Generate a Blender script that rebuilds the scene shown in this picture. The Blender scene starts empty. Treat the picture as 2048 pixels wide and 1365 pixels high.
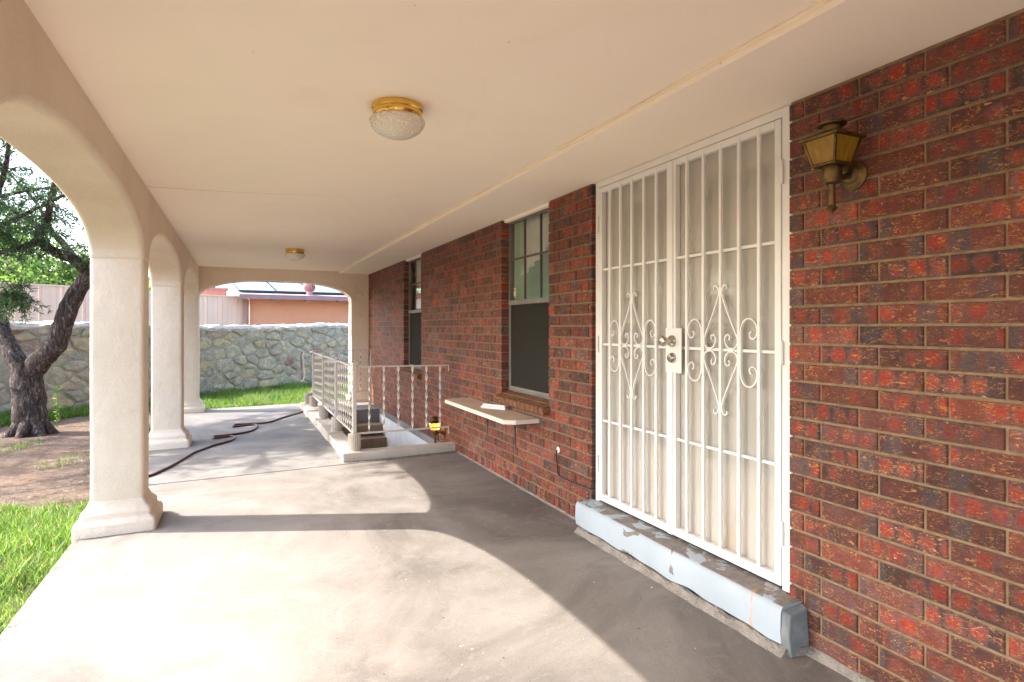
import bpy, bmesh, math, random
import numpy as np
from mathutils import Vector, Matrix, noise as mnoise
R = math.radians
random.seed(7); rng = np.random.default_rng(11)
sc = bpy.context.scene
COL = sc.collection

# ------------------------------------------------------------------ camera, sky, sun, exposure
# World: camera at the origin (x, y), X towards the house wall, Y along the porch, Z up, eye level Z = 0.
F, CX, CY = 1200.0, 1024.0, 655.0            # focal length and principal point in photo pixels (2048 wide)
SN, CS = 546 / 1318.4, 1200 / 1318.4
cam_d = bpy.data.cameras.new('camera'); cam = bpy.data.objects.new('camera', cam_d); COL.objects.link(cam)
cam.location = (0, 0, 0)
cam.rotation_euler = (R(90), 0, -math.atan2(SN, CS))
cam_d.sensor_width = 36; cam_d.lens = 36 * F / 2048
cam_d.shift_y = (CY - 682.5) / 2048.0
cam_d.clip_start = 0.05; cam_d.clip_end = 2000
sc.camera = cam

SUN_EL = R(40); SUN_TO = Vector((-.911, .412, 0)).normalized()
w = bpy.data.worlds.new('World'); sc.world = w; w.use_nodes = True
nt = w.node_tree; bg = nt.nodes['Background']
sky = nt.nodes.new('ShaderNodeTexSky'); sky.sky_type = 'NISHITA'; sky.sun_disc = False
sky.sun_elevation = SUN_EL; sky.sun_rotation = math.atan2(SUN_TO.x, SUN_TO.y)
sky.dust_density = 2.5; sky.ozone_density = 1.0
nt.links.new(sky.outputs[0], bg.inputs[0]); bg.inputs[1].default_value = 0.15
sl = bpy.data.lights.new('sun', 'SUN'); sun = bpy.data.objects.new('sun', sl); COL.objects.link(sun)
sl.energy = 2.0; sl.angle = R(0.5); sl.color = (1, .945, .87)
sun_dir = Vector((SUN_TO.x * math.cos(SUN_EL), SUN_TO.y * math.cos(SUN_EL), math.sin(SUN_EL)))
sun.rotation_euler = (-sun_dir).to_track_quat('-Z', 'Y').to_euler(); sun.location = sun_dir * 30
vs = sc.view_settings
vs.view_transform = 'Standard'; vs.look = 'None'; vs.gamma = 1; vs.use_curve_mapping = False
vs.exposure = 2.78
sc.cycles.max_bounces = 14; sc.cycles.diffuse_bounces = 8; sc.cycles.transparent_max_bounces = 24
sc.cycles.use_denoising = True; sc.cycles.sample_clamp_indirect = 6
try: sc.cycles.denoiser = 'OPENIMAGEDENOISE'
except Exception: pass

# ------------------------------------------------------------------ helpers
def at(px, py, depth):
    """world point seen at a photo pixel, at a given depth in metres"""
    lat = (px - CX) / F * depth
    return Vector((CS * lat + SN * depth, -SN * lat + CS * depth, (CY - py) / F * depth))
def floor_z(x): return -1.39 - .0145 * (2.22 - x)
def on_floor(px, py, dz=0):
    z = -1.41
    for _ in range(4):
        p = at(px, py, F * -z / (py - CY)); z = floor_z(p.x)
    return Vector((p.x, p.y, z + dz))

class MB:
    def __init__(s): s.v = []; s.f = []; s.uv = None
    def add(s, vs, fs):
        o = len(s.v); s.v += [tuple(p) for p in vs]; s.f += [tuple(i + o for i in f) for f in fs]; return s
    def box(s, a, b):
        (x0, y0, z0), (x1, y1, z1) = a, b
        return s.add([(x0,y0,z0),(x1,y0,z0),(x1,y1,z0),(x0,y1,z0),(x0,y0,z1),(x1,y0,z1),(x1,y1,z1),(x0,y1,z1)],
              [(0,3,2,1),(4,5,6,7),(0,1,5,4),(1,2,6,5),(2,3,7,6),(3,0,4,7)])
    def prism(s, poly, axis, a, b):
        """polygon in the two other axes, extruded along axis from a to b"""
        def mk(p, t):
            return {0: (t, p[0], p[1]), 1: (p[0], t, p[1]), 2: (p[0], p[1], t)}[axis]
        n = len(poly); vs = [mk(p, a) for p in poly] + [mk(p, b) for p in poly]
        fs = [tuple(range(n))[::-1], tuple(range(n, 2*n))] + [(i, (i+1) % n, n + (i+1) % n, n + i) for i in range(n)]
        return s.add(vs, fs)
    def tube(s, pts, r, n=8, cap=True, sq=None, ref=None):
        pts = [Vector(p) for p in pts]; m = len(pts)
        rr = r if isinstance(r, (list, tuple)) else [r] * m
        ref = Vector(ref) if ref else None
        vs = []; up = None
        for i, p in enumerate(pts):
            d = (pts[min(i+1, m-1)] - pts[max(i-1, 0)]).normalized()
            if up is None:
                a = ref or (Vector((0,0,1)) if abs(d.z) < .9 else Vector((1,0,0)))
                up = (a - d * a.dot(d)).normalized()
            else:
                up = (up - d * up.dot(d))
                up = up.normalized() if up.length > 1e-5 else Vector((1,0,0))
            sd = d.cross(up)
            if sq:
                a_, b_ = sq
                for (ca, cb) in ((1,1),(-1,1),(-1,-1),(1,-1)): vs.append(p + up * ca * a_ + sd * cb * b_)
            else:
                for k in range(n):
                    t = 2*math.pi*k/n; vs.append(p + (up*math.cos(t) + sd*math.sin(t)) * rr[i])
        if sq: n = 4
        fs = [(i*n+k, i*n+(k+1)%n, (i+1)*n+(k+1)%n, (i+1)*n+k) for i in range(m-1) for k in range(n)]
        if cap: fs += [tuple(range(n))[::-1], tuple(range((m-1)*n, m*n))]
        return s.add(vs, fs)
    def lathe(s, prof, n=24, c=(0,0,0), rmod=None, axis='z'):
        vs = []
        for (r, z) in prof:
            for k in range(n):
                t = 2*math.pi*k/n; q = r * (rmod(k, z) if rmod else 1)
                p = (q*math.cos(t), q*math.sin(t), z)
                if axis == 'x': p = (p[2], p[0], p[1])
                if axis == 'y': p = (p[0], p[2], p[1])
                vs.append((c[0]+p[0], c[1]+p[1], c[2]+p[2]))
        m = len(prof)
        fs = [(i*n+k, i*n+(k+1)%n, (i+1)*n+(k+1)%n, (i+1)*n+k) for i in range(m-1) for k in range(n)]
        fs += [tuple(range(n))[::-1], tuple(range((m-1)*n, m*n))]
        return s.add(vs, fs)
    def build(s, name, mat, parent=None, smooth=False, bevel=0, seg=2, fix=True, angle=35):
        me = bpy.data.meshes.new(name); me.from_pydata(s.v, [], s.f)
        if fix:
            b = bmesh.new(); b.from_mesh(me); bmesh.ops.recalc_face_normals(b, faces=b.faces); b.to_mesh(me); b.free()
        if smooth:
            me.polygons.foreach_set('use_smooth', [True]*len(me.polygons))
            try: me.set_sharp_from_angle(angle=R(angle))
            except Exception: pass
        if mat: me.materials.append(mat)
        o = link(name, me, parent)
        if bevel:
            m = o.modifiers.new('bevel', 'BEVEL'); m.width = bevel; m.segments = seg; m.limit_method = 'ANGLE'; m.angle_limit = R(40)
            if smooth is not False: m.harden_normals = False
        return o
def link(name, me, parent=None):
    o = bpy.data.objects.new(name, me); COL.objects.link(o)
    if parent is not None:
        o.parent = parent
        if parent.type == 'EMPTY' and parent.get('_inv', 1):
            o.matrix_parent_inverse = Matrix.Translation(parent.location).inverted()
    return o
def raw_mesh(name, V, Fq, mat, parent=None, smooth=False):
    me = bpy.data.meshes.new(name); V = np.asarray(V, dtype=np.float32); Fq = np.asarray(Fq, dtype=np.int32)
    k = Fq.shape[1]
    me.vertices.add(len(V)); me.vertices.foreach_set('co', V.ravel())
    me.loops.add(Fq.size); me.loops.foreach_set('vertex_index', Fq.ravel())
    me.polygons.add(len(Fq)); me.polygons.foreach_set('loop_start', np.arange(0, Fq.size, k, dtype=np.int32))
    me.polygons.foreach_set('loop_total', np.full(len(Fq), k, dtype=np.int32))
    me.update(calc_edges=True); me.validate()
    if smooth: me.polygons.foreach_set('use_smooth', [True]*len(Fq))
    me.materials.append(mat)
    return link(name, me, parent)
def tag(o, label=None, cat=None, group=None, kind=None):
    if label: o['label'] = label
    if cat: o['category'] = cat
    if group: o['group'] = group
    if kind: o['kind'] = kind
    return o
def thing(name, loc, label, cat, group=None):
    o = bpy.data.objects.new(name, None); COL.objects.link(o); o.location = loc; o.empty_display_size = .1
    return tag(o, label, cat, group)
def spline(pts, n=6):
    """Catmull-Rom through points"""
    P = [Vector(p) for p in pts]; P = [P[0]*2-P[1]] + P + [P[-1]*2-P[-2]]; out = []
    for i in range(1, len(P)-2):
        a, b, c, d = P[i-1:i+3]
        for k in range(n):
            t = k/n
            out.append(.5*((2*b) + (c-a)*t + (2*a-5*b+4*c-d)*t*t + (3*b-a-3*c+d)*t**3))
    out.append(P[-2]); return out

# ------------------------------------------------------------------ materials
class NT:
    def __init__(s, name):
        s.m = bpy.data.materials.new(name); s.m.use_nodes = True; s.t = s.m.node_tree
        s.b = s.t.nodes['Principled BSDF']; s.out = s.t.nodes['Material Output']
    def n(s, typ, ins=None, **props):
        nd = s.t.nodes.new('ShaderNode' + typ)
        for k, v in props.items(): setattr(nd, k, v)
        for k, v in (ins or {}).items():
            if hasattr(v, 'is_linked') or isinstance(v, bpy.types.NodeSocket): s.t.links.new(v, nd.inputs[k])
            else: nd.inputs[k].default_value = v
        return nd
    def L(s, a, b): s.t.links.new(a, b)
    def pos(s, sc_=(1,1,1), off=None):
        g = s.n('NewGeometry'); mp = s.n('Mapping', {0: g.outputs['Position'], 3: sc_})
        if off is not None: s.L(off, mp.inputs[1])
        return mp.outputs[0]
    def noise(s, vec, scale, detail=4, rough=.55, dist=0):
        return s.n('TexNoise', {'Vector': vec, 'Scale': scale, 'Detail': detail, 'Roughness': rough, 'Distortion': dist}).outputs[0]
    def ramp(s, fac, stops):
        r = s.n('ValToRGB', {0: fac}); e = r.color_ramp.elements
        while len(e) < len(stops): e.new(.5)
        for i, (p, c) in enumerate(stops): e[i].position = p; e[i].color = (*c, 1) if len(c) == 3 else c
        return r.outputs[0]
    def step(s, v, lo, hi):
        return s.n('MapRange', {0: v, 1: lo, 2: hi, 3: 0.0, 4: 1.0}, interpolation_type='SMOOTHSTEP').outputs[0]
    def mix(s, f, a, b, mode='MIX'):
        n = s.n('Mix', data_type='RGBA', blend_type=mode)
        for i, v in ((0, f), (6, a), (7, b)):
            if isinstance(v, bpy.types.NodeSocket): s.L(v, n.inputs[i])
            elif i == 0: n.inputs[0].default_value = v
            else: n.inputs[i].default_value = (*v, 1) if len(v) == 3 else v
        return n.outputs[2]
    def math(s, op, a, b=0.0, c=0.0):
        n = s.n('Math', operation=op)
        for i, v in enumerate((a, b, c)):
            if isinstance(v, bpy.types.NodeSocket): s.L(v, n.inputs[i])
            else: n.inputs[i].default_value = v
        return n.outputs[0]
    def bump(s, h, strength=.3, dist=.01):
        b = s.n('Bump', {'Strength': strength, 'Distance': dist, 'Height': h}); s.L(b.outputs[0], s.b.inputs['Normal']); return b
    def fin(s, col=None, rough=.8, metal=0, spec=.5):
        if col is not None:
            if isinstance(col, bpy.types.NodeSocket): s.L(col, s.b.inputs['Base Color'])
            else: s.b.inputs['Base Color'].default_value = (*col, 1)
        if isinstance(rough, bpy.types.NodeSocket): s.L(rough, s.b.inputs['Roughness'])
        else: s.b.inputs['Roughness'].default_value = rough
        s.b.inputs['Metallic'].default_value = metal; s.b.inputs['Specular IOR Level'].default_value = spec
        return s.m
def simple(name, c1, c2=None, scale=4, rough=.7, metal=0, bump=.15, bscale=80, bdist=.004, spec=.4, detail=5):
    t = NT(name); p = t.pos()
    if c2 is None: c2 = tuple(x*.86 for x in c1)
    col = t.ramp(t.noise(p, scale, detail), [(.3, c2), (.68, c1)])
    if bump: t.bump(t.noise(p, bscale, 4), bump, bdist)
    return t.fin(col, rough, metal, spec)

def m_brick():
    t = NT('flashed_brick')
    uv = t.n('UVMap'); s = t.n('SeparateXYZ', {0: uv.outputs[0]})
    oi = t.n('ObjectInfo').outputs['Random']; gi = t.n('NewGeometry').outputs['Random Per Island']
    rnd = t.math('FRACT', t.math('ADD', t.math('MULTIPLY', oi, 7.31), t.math('MULTIPLY', gi, 3.77)))
    seed = t.math('MULTIPLY', rnd, 97.0)
    r2 = t.math('FRACT', t.math('MULTIPLY', rnd, 13.7)); r3 = t.math('FRACT', t.math('MULTIPLY', rnd, 41.3))
    u, v = s.outputs[0], s.outputs[1]
    vec = t.n('CombineXYZ', {0: u, 1: t.math('MULTIPLY', v, .07), 2: seed}).outputs[0]
    # body colour: brown-maroon to purple-grey, varying from brick to brick
    big = t.noise(vec, 16, 4, .55)
    body = t.ramp(t.math('ADD', t.math('MULTIPLY', big, .55), t.math('MULTIPLY', r2, .45)),
                  [(.24, (.055, .030, .026)), (.38, (.110, .036, .026)), (.52, (.185, .048, .030)), (.66, (.175, .060, .046)), (.80, (.185, .105, .102))])
    # kiss marks from the kiln stack: roundish red squares set in a row along the face
    cu = t.math('ADD', t.math('MULTIPLY', u, 13.5), seed)
    wn = t.n('TexWhiteNoise', {'W': t.math('FLOOR', cu)}, noise_dimensions='1D')
    cr = wn.outputs[0]; cr2 = t.n('SeparateColor', {0: wn.outputs[1]}).outputs[1]
    wob = t.math('MULTIPLY', t.math('SUBTRACT', t.noise(vec, 45, 5, .7), .5), .62)
    fu = t.math('ABSOLUTE', t.math('SUBTRACT', t.math('FRACT', cu), .5)); fv0 = t.math('ABSOLUTE', t.math('SUBTRACT', v, t.math('ADD', .46, t.math('MULTIPLY', cr2, .10))))
    dd = t.math('ADD', t.math('POWER', t.math('ADD', t.math('POWER', fu, 4.0), t.math('POWER', fv0, 4.0)), .25), wob)
    size = t.math('ADD', .26, t.math('MULTIPLY', cr2, .16))
    rel = t.math('SUBTRACT', dd, size)
    pres = t.math('MULTIPLY', t.step(cr, .40, .44), t.step(r3, .10, .14))
    halo = t.math('MULTIPLY', t.math('SUBTRACT', 1.0, t.step(rel, .0, .16)), pres)
    kiss = t.math('MULTIPLY', t.math('SUBTRACT', 1.0, t.step(rel, -.10, .03)), pres)
    col = t.mix(t.math('MULTIPLY', halo, .45), body, (.21, .115, .105))
    red = t.ramp(t.noise(vec, 50, 5, .65), [(.3, (.26, .028, .017)), (.5, (.40, .042, .022)), (.72, (.50, .095, .036))])
    col = t.mix(t.math('MULTIPLY', kiss, t.math('ADD', .36, t.math('MULTIPLY', cr2, .42))), col, red)
    # grey soot bands between some of them
    soot = t.math('MULTIPLY', t.math('SUBTRACT', 1.0, t.step(cr, .10, .14)), t.math('SUBTRACT', 1.0, t.step(t.math('ADD', fu, wob), .34, .50)))
    col = t.mix(t.math('MULTIPLY', soot, .7), col, (.082, .070, .070))
    # orange flecks: short torn streaks
    fv = t.n('Mapping', {0: vec, 2: (0, 0, .35), 3: (.62, 1.5, 1.0)}).outputs[0]
    fl = t.step(t.noise(fv, 62, 5, .62, 2.6), .545, .60)
    fl2 = t.step(t.noise(vec, 20, 3, .6), .40, .54)
    col = t.mix(t.math('MULTIPLY', t.math('MULTIPLY', fl, fl2), .85), col, t.ramp(t.noise(vec, 30, 2), [(.35, (.46, .165, .06)), (.65, (.68, .37, .175))]))
    fl3 = t.step(t.noise(fv, 34, 6, .66, 2.0), .60, .635)
    col = t.mix(t.math('MULTIPLY', fl3, .8), col, (.66, .31, .13))
    dk = t.step(t.noise(fv, 55, 5, .68, 1.4), .54, .62)
    col = t.mix(t.math('MULTIPLY', dk, .6), col, (.045, .030, .030))
    # mortar smeared on the edges, pale chips
    ed = t.step(t.math('ADD', t.math('ABSOLUTE', t.math('SUBTRACT', v, .5)), t.math('MULTIPLY', wob, .35)), .455, .50)
    col = t.mix(t.math('MULTIPLY', ed, .55), col, (.36, .24, .15))
    wc = t.step(t.noise(vec, 55, 2), .765, .78)
    col = t.mix(wc, col, (.62, .56, .5))
    r4 = t.math('FRACT', t.math('MULTIPLY', rnd, 67.9))
    col = t.n('HueSaturation', {'Color': col, 'Value': t.math('ADD', .56, t.math('MULTIPLY', r4, .48)), 'Saturation': 1.08}).outputs[0]
    h = t.math('ADD', t.noise(fv, 100, 6, .7), t.math('MULTIPLY', fl, .5))
    t.bump(h, .75, .005)
    return t.fin(col, .62, 0, .4)
def m_sill_brick():
    t = NT('weathered_sill_brick'); p = t.pos()
    c = t.ramp(t.noise(p, 38, 6, .68, 1.2), [(.3, (.035, .02, .015)), (.48, (.15, .06, .03)), (.6, (.28, .12, .05)), (.74, (.48, .26, .12))])
    t.bump(t.noise(p, 70, 6, .7), .7, .006); return t.fin(c, .7, 0, .3)
def m_concrete(name, base, dark, light, stain=.5):
    t = NT(name); p = t.pos()
    c = t.ramp(t.noise(p, .9, 7, .64, .8), [(.36, dark), (.5, base), (.64, light)])
    c = t.mix(t.math('MULTIPLY', t.step(t.noise(p, 2.6, 7, .65, 1.0), .52, .7), stain), c, tuple(x*.72 for x in base))
    p2 = t.pos((1, 1, 1)); sw = t.noise(p2, 5.5, 8, .7, 2.2)
    c = t.mix(t.math('MULTIPLY', t.step(sw, .55, .63), .35), c, light)
    c = t.mix(t.step(t.noise(p, 38, 2, .5), .765, .78), c, (.75, .72, .68))
    c = t.mix(t.math('MULTIPLY', t.step(t.noise(p, 60, 2, .5), .74, .755), .8), c, (.06, .05, .045))
    fine = t.noise(p, 160, 5)
    c = t.mix(.16, c, t.ramp(fine, [(.3, (0, 0, 0)), (.7, (1, 1, 1))]), 'OVERLAY')
    t.bump(t.math('ADD', fine, t.math('MULTIPLY', t.noise(p, 6, 5), 1.5)), .22, .004)
    return t.fin(c, .72, 0, .35)
def m_stucco(name, c1, c2, scale=1.3):
    t = NT(name); p = t.pos()
    c = t.ramp(t.noise(p, scale, 6, .6), [(.3, c2), (.7, c1)])
    c = t.mix(t.math('MULTIPLY', t.step(t.noise(p, 4, 7, .68), .58, .75), .3), c, tuple(x*.8 for x in c2))
    c = t.mix(.15, c, t.ramp(t.noise(p, 120, 4, .7), [(.3, (0, 0, 0)), (.7, (1, 1, 1))]), 'OVERLAY')
    t.bump(t.math('ADD', t.noise(p, 120, 5, .7), t.math('MULTIPLY', t.noise(p, 7, 4), 4.0)), .75, .006)
    return t.fin(c, .85, 0, .2)
def m_stone():
    t = NT('field_stone'); p = t.pos()
    oi = t.n('ObjectInfo').outputs['Random']
    c = t.ramp(oi, [(.0, (.32, .285, .225)), (.2, (.38, .335, .255)), (.38, (.29, .265, .225)), (.55, (.41, .355, .255)), (.72, (.34, .30, .235)), (.88, (.44, .35, .22)), (.94, (.36, .29, .23)), (.98, (.26, .15, .11))])
    c = t.mix(.75, c, t.ramp(t.noise(p, 7, 8, .65, .8), [(.3, (.22, .22, .22)), (.5, (.5, .5, .5)), (.72, (.78, .76, .72))]), 'OVERLAY')
    c = t.mix(t.math('MULTIPLY', t.step(t.noise(p, 11, 7, .7, 1.5), .56, .68), .5), c, (.11, .11, .10))
    t.bump(t.math('ADD', t.noise(p, 14, 9, .68), t.math('MULTIPLY', t.noise(p, 60, 5), .3)), .9, .035)
    return t.fin(c, .9, 0, .2)
def m_bark():
    t = NT('rough_bark'); p = t.pos((1, 1, .28))
    n = t.noise(p, 26, 7, .66, 1.2)
    c = t.ramp(n, [(.30, (.020, .014, .012)), (.46, (.065, .045, .038)), (.57, (.13, .098, .088)), (.68, (.34, .30, .28))])
    t.bump(n, 1.0, .05)
    return t.fin(c, .92, 0, .15)
def m_leaf(name, a, b, trans=.45, dry=0):
    t = NT(name); p = t.pos()
    gi = t.n('NewGeometry').outputs['Random Per Island']
    f = t.math('ADD', t.math('MULTIPLY', gi, .6), t.math('MULTIPLY', t.noise(p, 1.6, 3), .4))
    c = t.ramp(f, [(.25, a), (.75, b)])
    if dry: c = t.mix(t.step(t.math('FRACT', t.math('MULTIPLY', gi, 57.3)), 1-dry, 1-dry+.02), c, (.36, .29, .13))
    t.fin(c, .5, 0, .4)
    tr = t.n('BsdfTranslucent'); t.L(t.mix(.5, c, (.5, .8, .12), 'MULTIPLY'), tr.inputs[0])
    c2 = t.n('Mix', data_type='RGBA', blend_type='ADD')
    mx = t.n('MixShader', {0: trans}); t.L(t.b.outputs[0], mx.inputs[1]); t.L(tr.outputs[0], mx.inputs[2])
    hs = t.n('HueSaturation', {'Value': 2.2, 'Saturation': 1.0, 'Color': c}); t.L(hs.outputs[0], tr.inputs[0])
    t.L(mx.outputs[0], t.out.inputs[0]); return t.m
def m_glass(name, tint=(.9, .95, .93), refl=.12, alpha=.75):
    t = NT(name)
    gl = t.n('BsdfGlossy', {'Roughness': .02, 'Color': (.9, .95, .95, 1)}); tr = t.n('BsdfTransparent', {'Color': (*tint, 1)})
    fr = t.n('LayerWeight', {'Blend': .5}); f = t.math('ADD', t.math('MULTIPLY', t.math('POWER', fr.outputs[1], 5.0), .8), refl)
    mx = t.n('MixShader', {0: f}); t.L(tr.outputs[0], mx.inputs[1]); t.L(gl.outputs[0], mx.inputs[2]); t.L(mx.outputs[0], t.out.inputs[0])
    return t.m
def m_screen(name, col, cover, rust=False):
    """woven insect screen, too fine for the picture to resolve: part thread, part hole"""
    t = NT(name); t.fin(col, .8, 0, .1)
    if rust:
        p = t.pos((1, 1, .35)); g = t.n('NewGeometry'); z = t.n('SeparateXYZ', {0: g.outputs['Position']}).outputs[2]
        low = t.math('SUBTRACT', 1.0, t.step(z, -1.16, -.78))
        f = t.math('MULTIPLY', t.step(t.noise(p, 5, 6, .65), .46, .7), low)
        c = t.mix(t.math('MULTIPLY', f, .6), col, (.50, .30, .13)); t.L(c, t.b.inputs[0])
    tr = t.n('BsdfTransparent'); mx = t.n('MixShader', {0: cover}); t.L(tr.outputs[0], mx.inputs[1]); t.L(t.b.outputs[0], mx.inputs[2])
    t.L(mx.outputs[0], t.out.inputs[0]); return t.m
def m_white_paint(name, c=(.74, .71, .665), rust=.0):
    t = NT(name); p = t.pos()
    col = t.ramp(t.noise(p, 6, 5), [(.3, tuple(x*.93 for x in c)), (.7, c)])
    ru = t.math('MULTIPLY', t.step(t.noise(p, 26, 6, .65), .66, .72), .6)
    col = t.mix(ru, col, (.48, .32, .18)) if rust else col
    t.bump(t.noise(p, 90, 3), .08, .003)
    return t.fin(col, .42, 0, .45)
def m_step_paint():
    t = NT('pale_blue_step_paint'); p = t.pos()
    n = t.noise(p, 5.0, 7, .6, .8)
    peel = t.math('MAXIMUM', t.step(n, .640, .648), 0.0)
    col = t.ramp(t.noise(p, 2.5, 5), [(.3, (.30, .345, .38)), (.7, (.37, .42, .455))])
    g = t.n('NewGeometry'); nz = t.n('SeparateXYZ', {0: g.outputs['Normal']}).outputs[2]
    yy = t.n('SeparateXYZ', {0: g.outputs['Position']}).outputs[1]
    worn = t.math('MULTIPLY', t.step(nz, .8, .9), t.step(n, .455, .47))   # tread worn bare by feet
    bare = t.ramp(t.noise(p, 30, 6), [(.3, (.13, .11, .095)), (.7, (.215, .185, .165))])
    col = t.mix(t.math('MAXIMUM', peel, worn), col, bare)
    # a rust run below the hinge side
    ry = t.math('ABSOLUTE', t.math('SUBTRACT', t.math('ADD', yy, t.math('MULTIPLY', t.noise(p, 14, 3), .07)), 2.045))
    rs = t.math('MULTIPLY', t.math('SUBTRACT', 1.0, t.step(ry, .002, .013)), t.math('MULTIPLY', t.step(t.noise(p, 16, 4), .38, .6), .7))
    col = t.mix(rs, col, (.50, .26, .09))
    t.bump(t.math('SUBTRACT', t.noise(p, 70, 4), t.math('MULTIPLY', peel, 2.0)), .3, .004)
    return t.fin(col, .6, 0, .4)
def m_ground():
    t = NT('bare_dirt'); p = t.pos()
    c = t.ramp(t.noise(p, .8, 7, .65), [(.3, (.10, .072, .054)), (.5, (.155, .112, .084)), (.62, (.20, .135, .095)), (.75, (.26, .205, .16))])
    c = t.mix(t.math('MULTIPLY', t.step(t.noise(p, 22, 6, .7), .54, .64), .6), c, (.33, .28, .23))
    c = t.mix(t.math('MULTIPLY', t.step(t.noise(p, 9, 7, .72, .8), .54, .66), .6), c, (.075, .052, .04))
    t.bump(t.noise(p, 28, 8, .7), .8, .04); return t.fin(c, .95, 0, .1)

M = {}
M['brick'] = m_brick()
M['sill'] = m_sill_brick()
M['mortar'] = simple('tan_mortar', (.29, .195, .12), (.19, .125, .075), 30, .95, bump=.6, bscale=260, bdist=.004, spec=.1)
M['slab_a'] = m_concrete('worn_concrete_warm', (.188, .166, .146), (.122, .106, .092), (.240, .215, .192))
M['slab_b'] = m_concrete('worn_concrete_grey', (.185, .172, .158), (.135, .125, .115), (.25, .232, .207))
M['kerb'] = m_concrete('painted_kerb', (.48, .42, .35), (.39, .33, .27), (.56, .50, .43), .25)
M['stucco'] = m_stucco('cream_stucco', (.80, .68, .555), (.70, .58, .455))
def m_ceiling():
    t = NT('cream_ceiling_paint'); p = t.pos()
    c = t.ramp(t.noise(p, .7, 6, .6), [(.3, (.88, .765, .635)), (.7, (.935, .82, .695))])
    c = t.mix(t.math('MULTIPLY', t.step(t.noise(p, 1.7, 7, .68, 1.2), .56, .72), .22), c, (.80, .66, .50))
    c = t.mix(t.math('MULTIPLY', t.step(t.noise(p, 30, 2), .755, .775), .5), c, (.45, .33, .22))
    t.bump(t.math('ADD', t.noise(p, 110, 4), t.math('MULTIPLY', t.noise(p, 3.0, 4), 3.0)), .22, .004)
    return t.fin(c, .75, 0, .2)
M['ceil'] = m_ceiling()
M['bead'] = simple('yellowed_sealant', (.84, .715, .55), (.76, .63, .46), 6, .7, bump=.2)
M['stone'] = m_stone()
M['stone_mortar'] = simple('grey_wall_mortar', (.36, .335, .27), (.24, .225, .185), 8, .95, bump=.9, bscale=30, bdist=.03, spec=.1)
M['cap'] = simple('pale_wall_capping', (.58, .53, .47), (.38, .34, .30), 9, .9, bump=.9, bscale=16, bdist=.04, spec=.1)
M['bark'] = m_bark()
M['leaf'] = m_leaf('narrow_leaf', (.028, .062, .022), (.095, .15, .045))
M['leaf_far'] = m_leaf('far_leaf', (.045, .095, .02), (.14, .22, .04), .5)
M['leaf_dark'] = m_leaf('dark_far_leaf', (.015, .042, .026), (.04, .085, .045), .3)
M['grass'] = m_leaf('lawn_blade', (.050, .105, .014), (.135, .225, .036), .45, .07)
M['ground'] = m_ground()
M['white'] = m_white_paint('cream_white_metal')
M['white2'] = m_white_paint('old_white_metal', (.60, .54, .47), 1)
M['screen'] = m_screen('white_door_screen', (.66, .615, .545), .42, True)
M['dscreen'] = m_screen('dark_window_screen', (.030, .026, .021), .86)
M['glass'] = m_glass('window_glass', (.97, .98, .97), .03)
M['dglass'] = m_glass('door_glass', (.8, .82, .8), .1)
M['alu'] = simple('dull_aluminium', (.33, .31, .28), (.26, .24, .215), 5, .45, .6, .05)
M['alu2'] = simple('brown_grey_window_alloy', (.24, .215, .185), (.18, .16, .135), 5, .5, .5, .05)
M['bronze'] = simple('brown_window_frame', (.14, .115, .09), (.10, .08, .065), 5, .5, .4, .05)
M['brass'] = simple('polished_brass', (.82, .56, .16), (.74, .47, .11), 20, .16, 1.0, .05, 30, .002)
M['antique'] = simple('antique_brass', (.20, .125, .045), (.085, .055, .027), 30, .42, .85, .15, 90)
M['nickel'] = simple('worn_nickel', (.58, .53, .46), (.42, .37, .31), 30, .22, 1.0, .05)
M['iron'] = simple('grey_bracket_steel', (.16, .155, .15), (.10, .095, .09), 20, .5, .7)
M['black'] = simple('black_rubber', (.018, .017, .017), None, 20, .5)
M['hose'] = simple('red_brown_hose', (.115, .042, .032), (.075, .028, .022), 12, .4, bump=.05)
M['step'] = m_step_paint()
M['patch'] = simple('grey_cement_patch', (.22, .235, .225), (.14, .15, .145), 14, .85, bump=.5, bscale=60)
M['fillet'] = simple('rough_mortar_fillet', (.29, .255, .22), (.19, .165, .14), 14, .95, bump=1.0, bscale=45, bdist=.02, spec=.1)
M['board'] = simple('weathered_painted_board', (.60, .45, .33), (.50, .36, .25), 7, .7, bump=.2)
M['board_edge'] = m_white_paint('board_edge_paint', (.76, .66, .55))
M['trim'] = m_white_paint('scrap_trim_paint', (.74, .72, .68))
M['stem'] = simple('white_stem_wall_paint', (.70, .71, .73), (.58, .59, .61), 4, .8, bump=.2)
M['stair'] = m_concrete('stair_concrete', (.30, .225, .155), (.22, .16, .11), (.38, .30, .22))
M['salmon'] = m_stucco('salmon_stucco', (.62, .30, .185), (.56, .26, .155), .8)
M['pink'] = m_stucco('pink_stucco', (.52, .27, .21), (.45, .22, .17), .8)
M['roof'] = simple('mauve_roof_felt', (.36, .25, .25), (.27, .18, .18), 5, .8)
M['fascia'] = simple('mauve_fascia_paint', (.25, .16, .17), None, 5, .6)
M['fence'] = simple('beige_fence_steel', (.64, .46, .36), (.59, .42, .33), 2, .55, .0, .04)
M['solar'] = simple('solar_glass', (.02, .03, .055), (.015, .02, .04), 3, .08, .0, 0, spec=1.0)
M['solar_frame'] = simple('solar_frame_black', (.02, .02, .022), None, 3, .4)
M['vent'] = simple('turbine_vent_paint', (.42, .20, .18), (.33, .15, .14), 8, .5)
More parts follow.
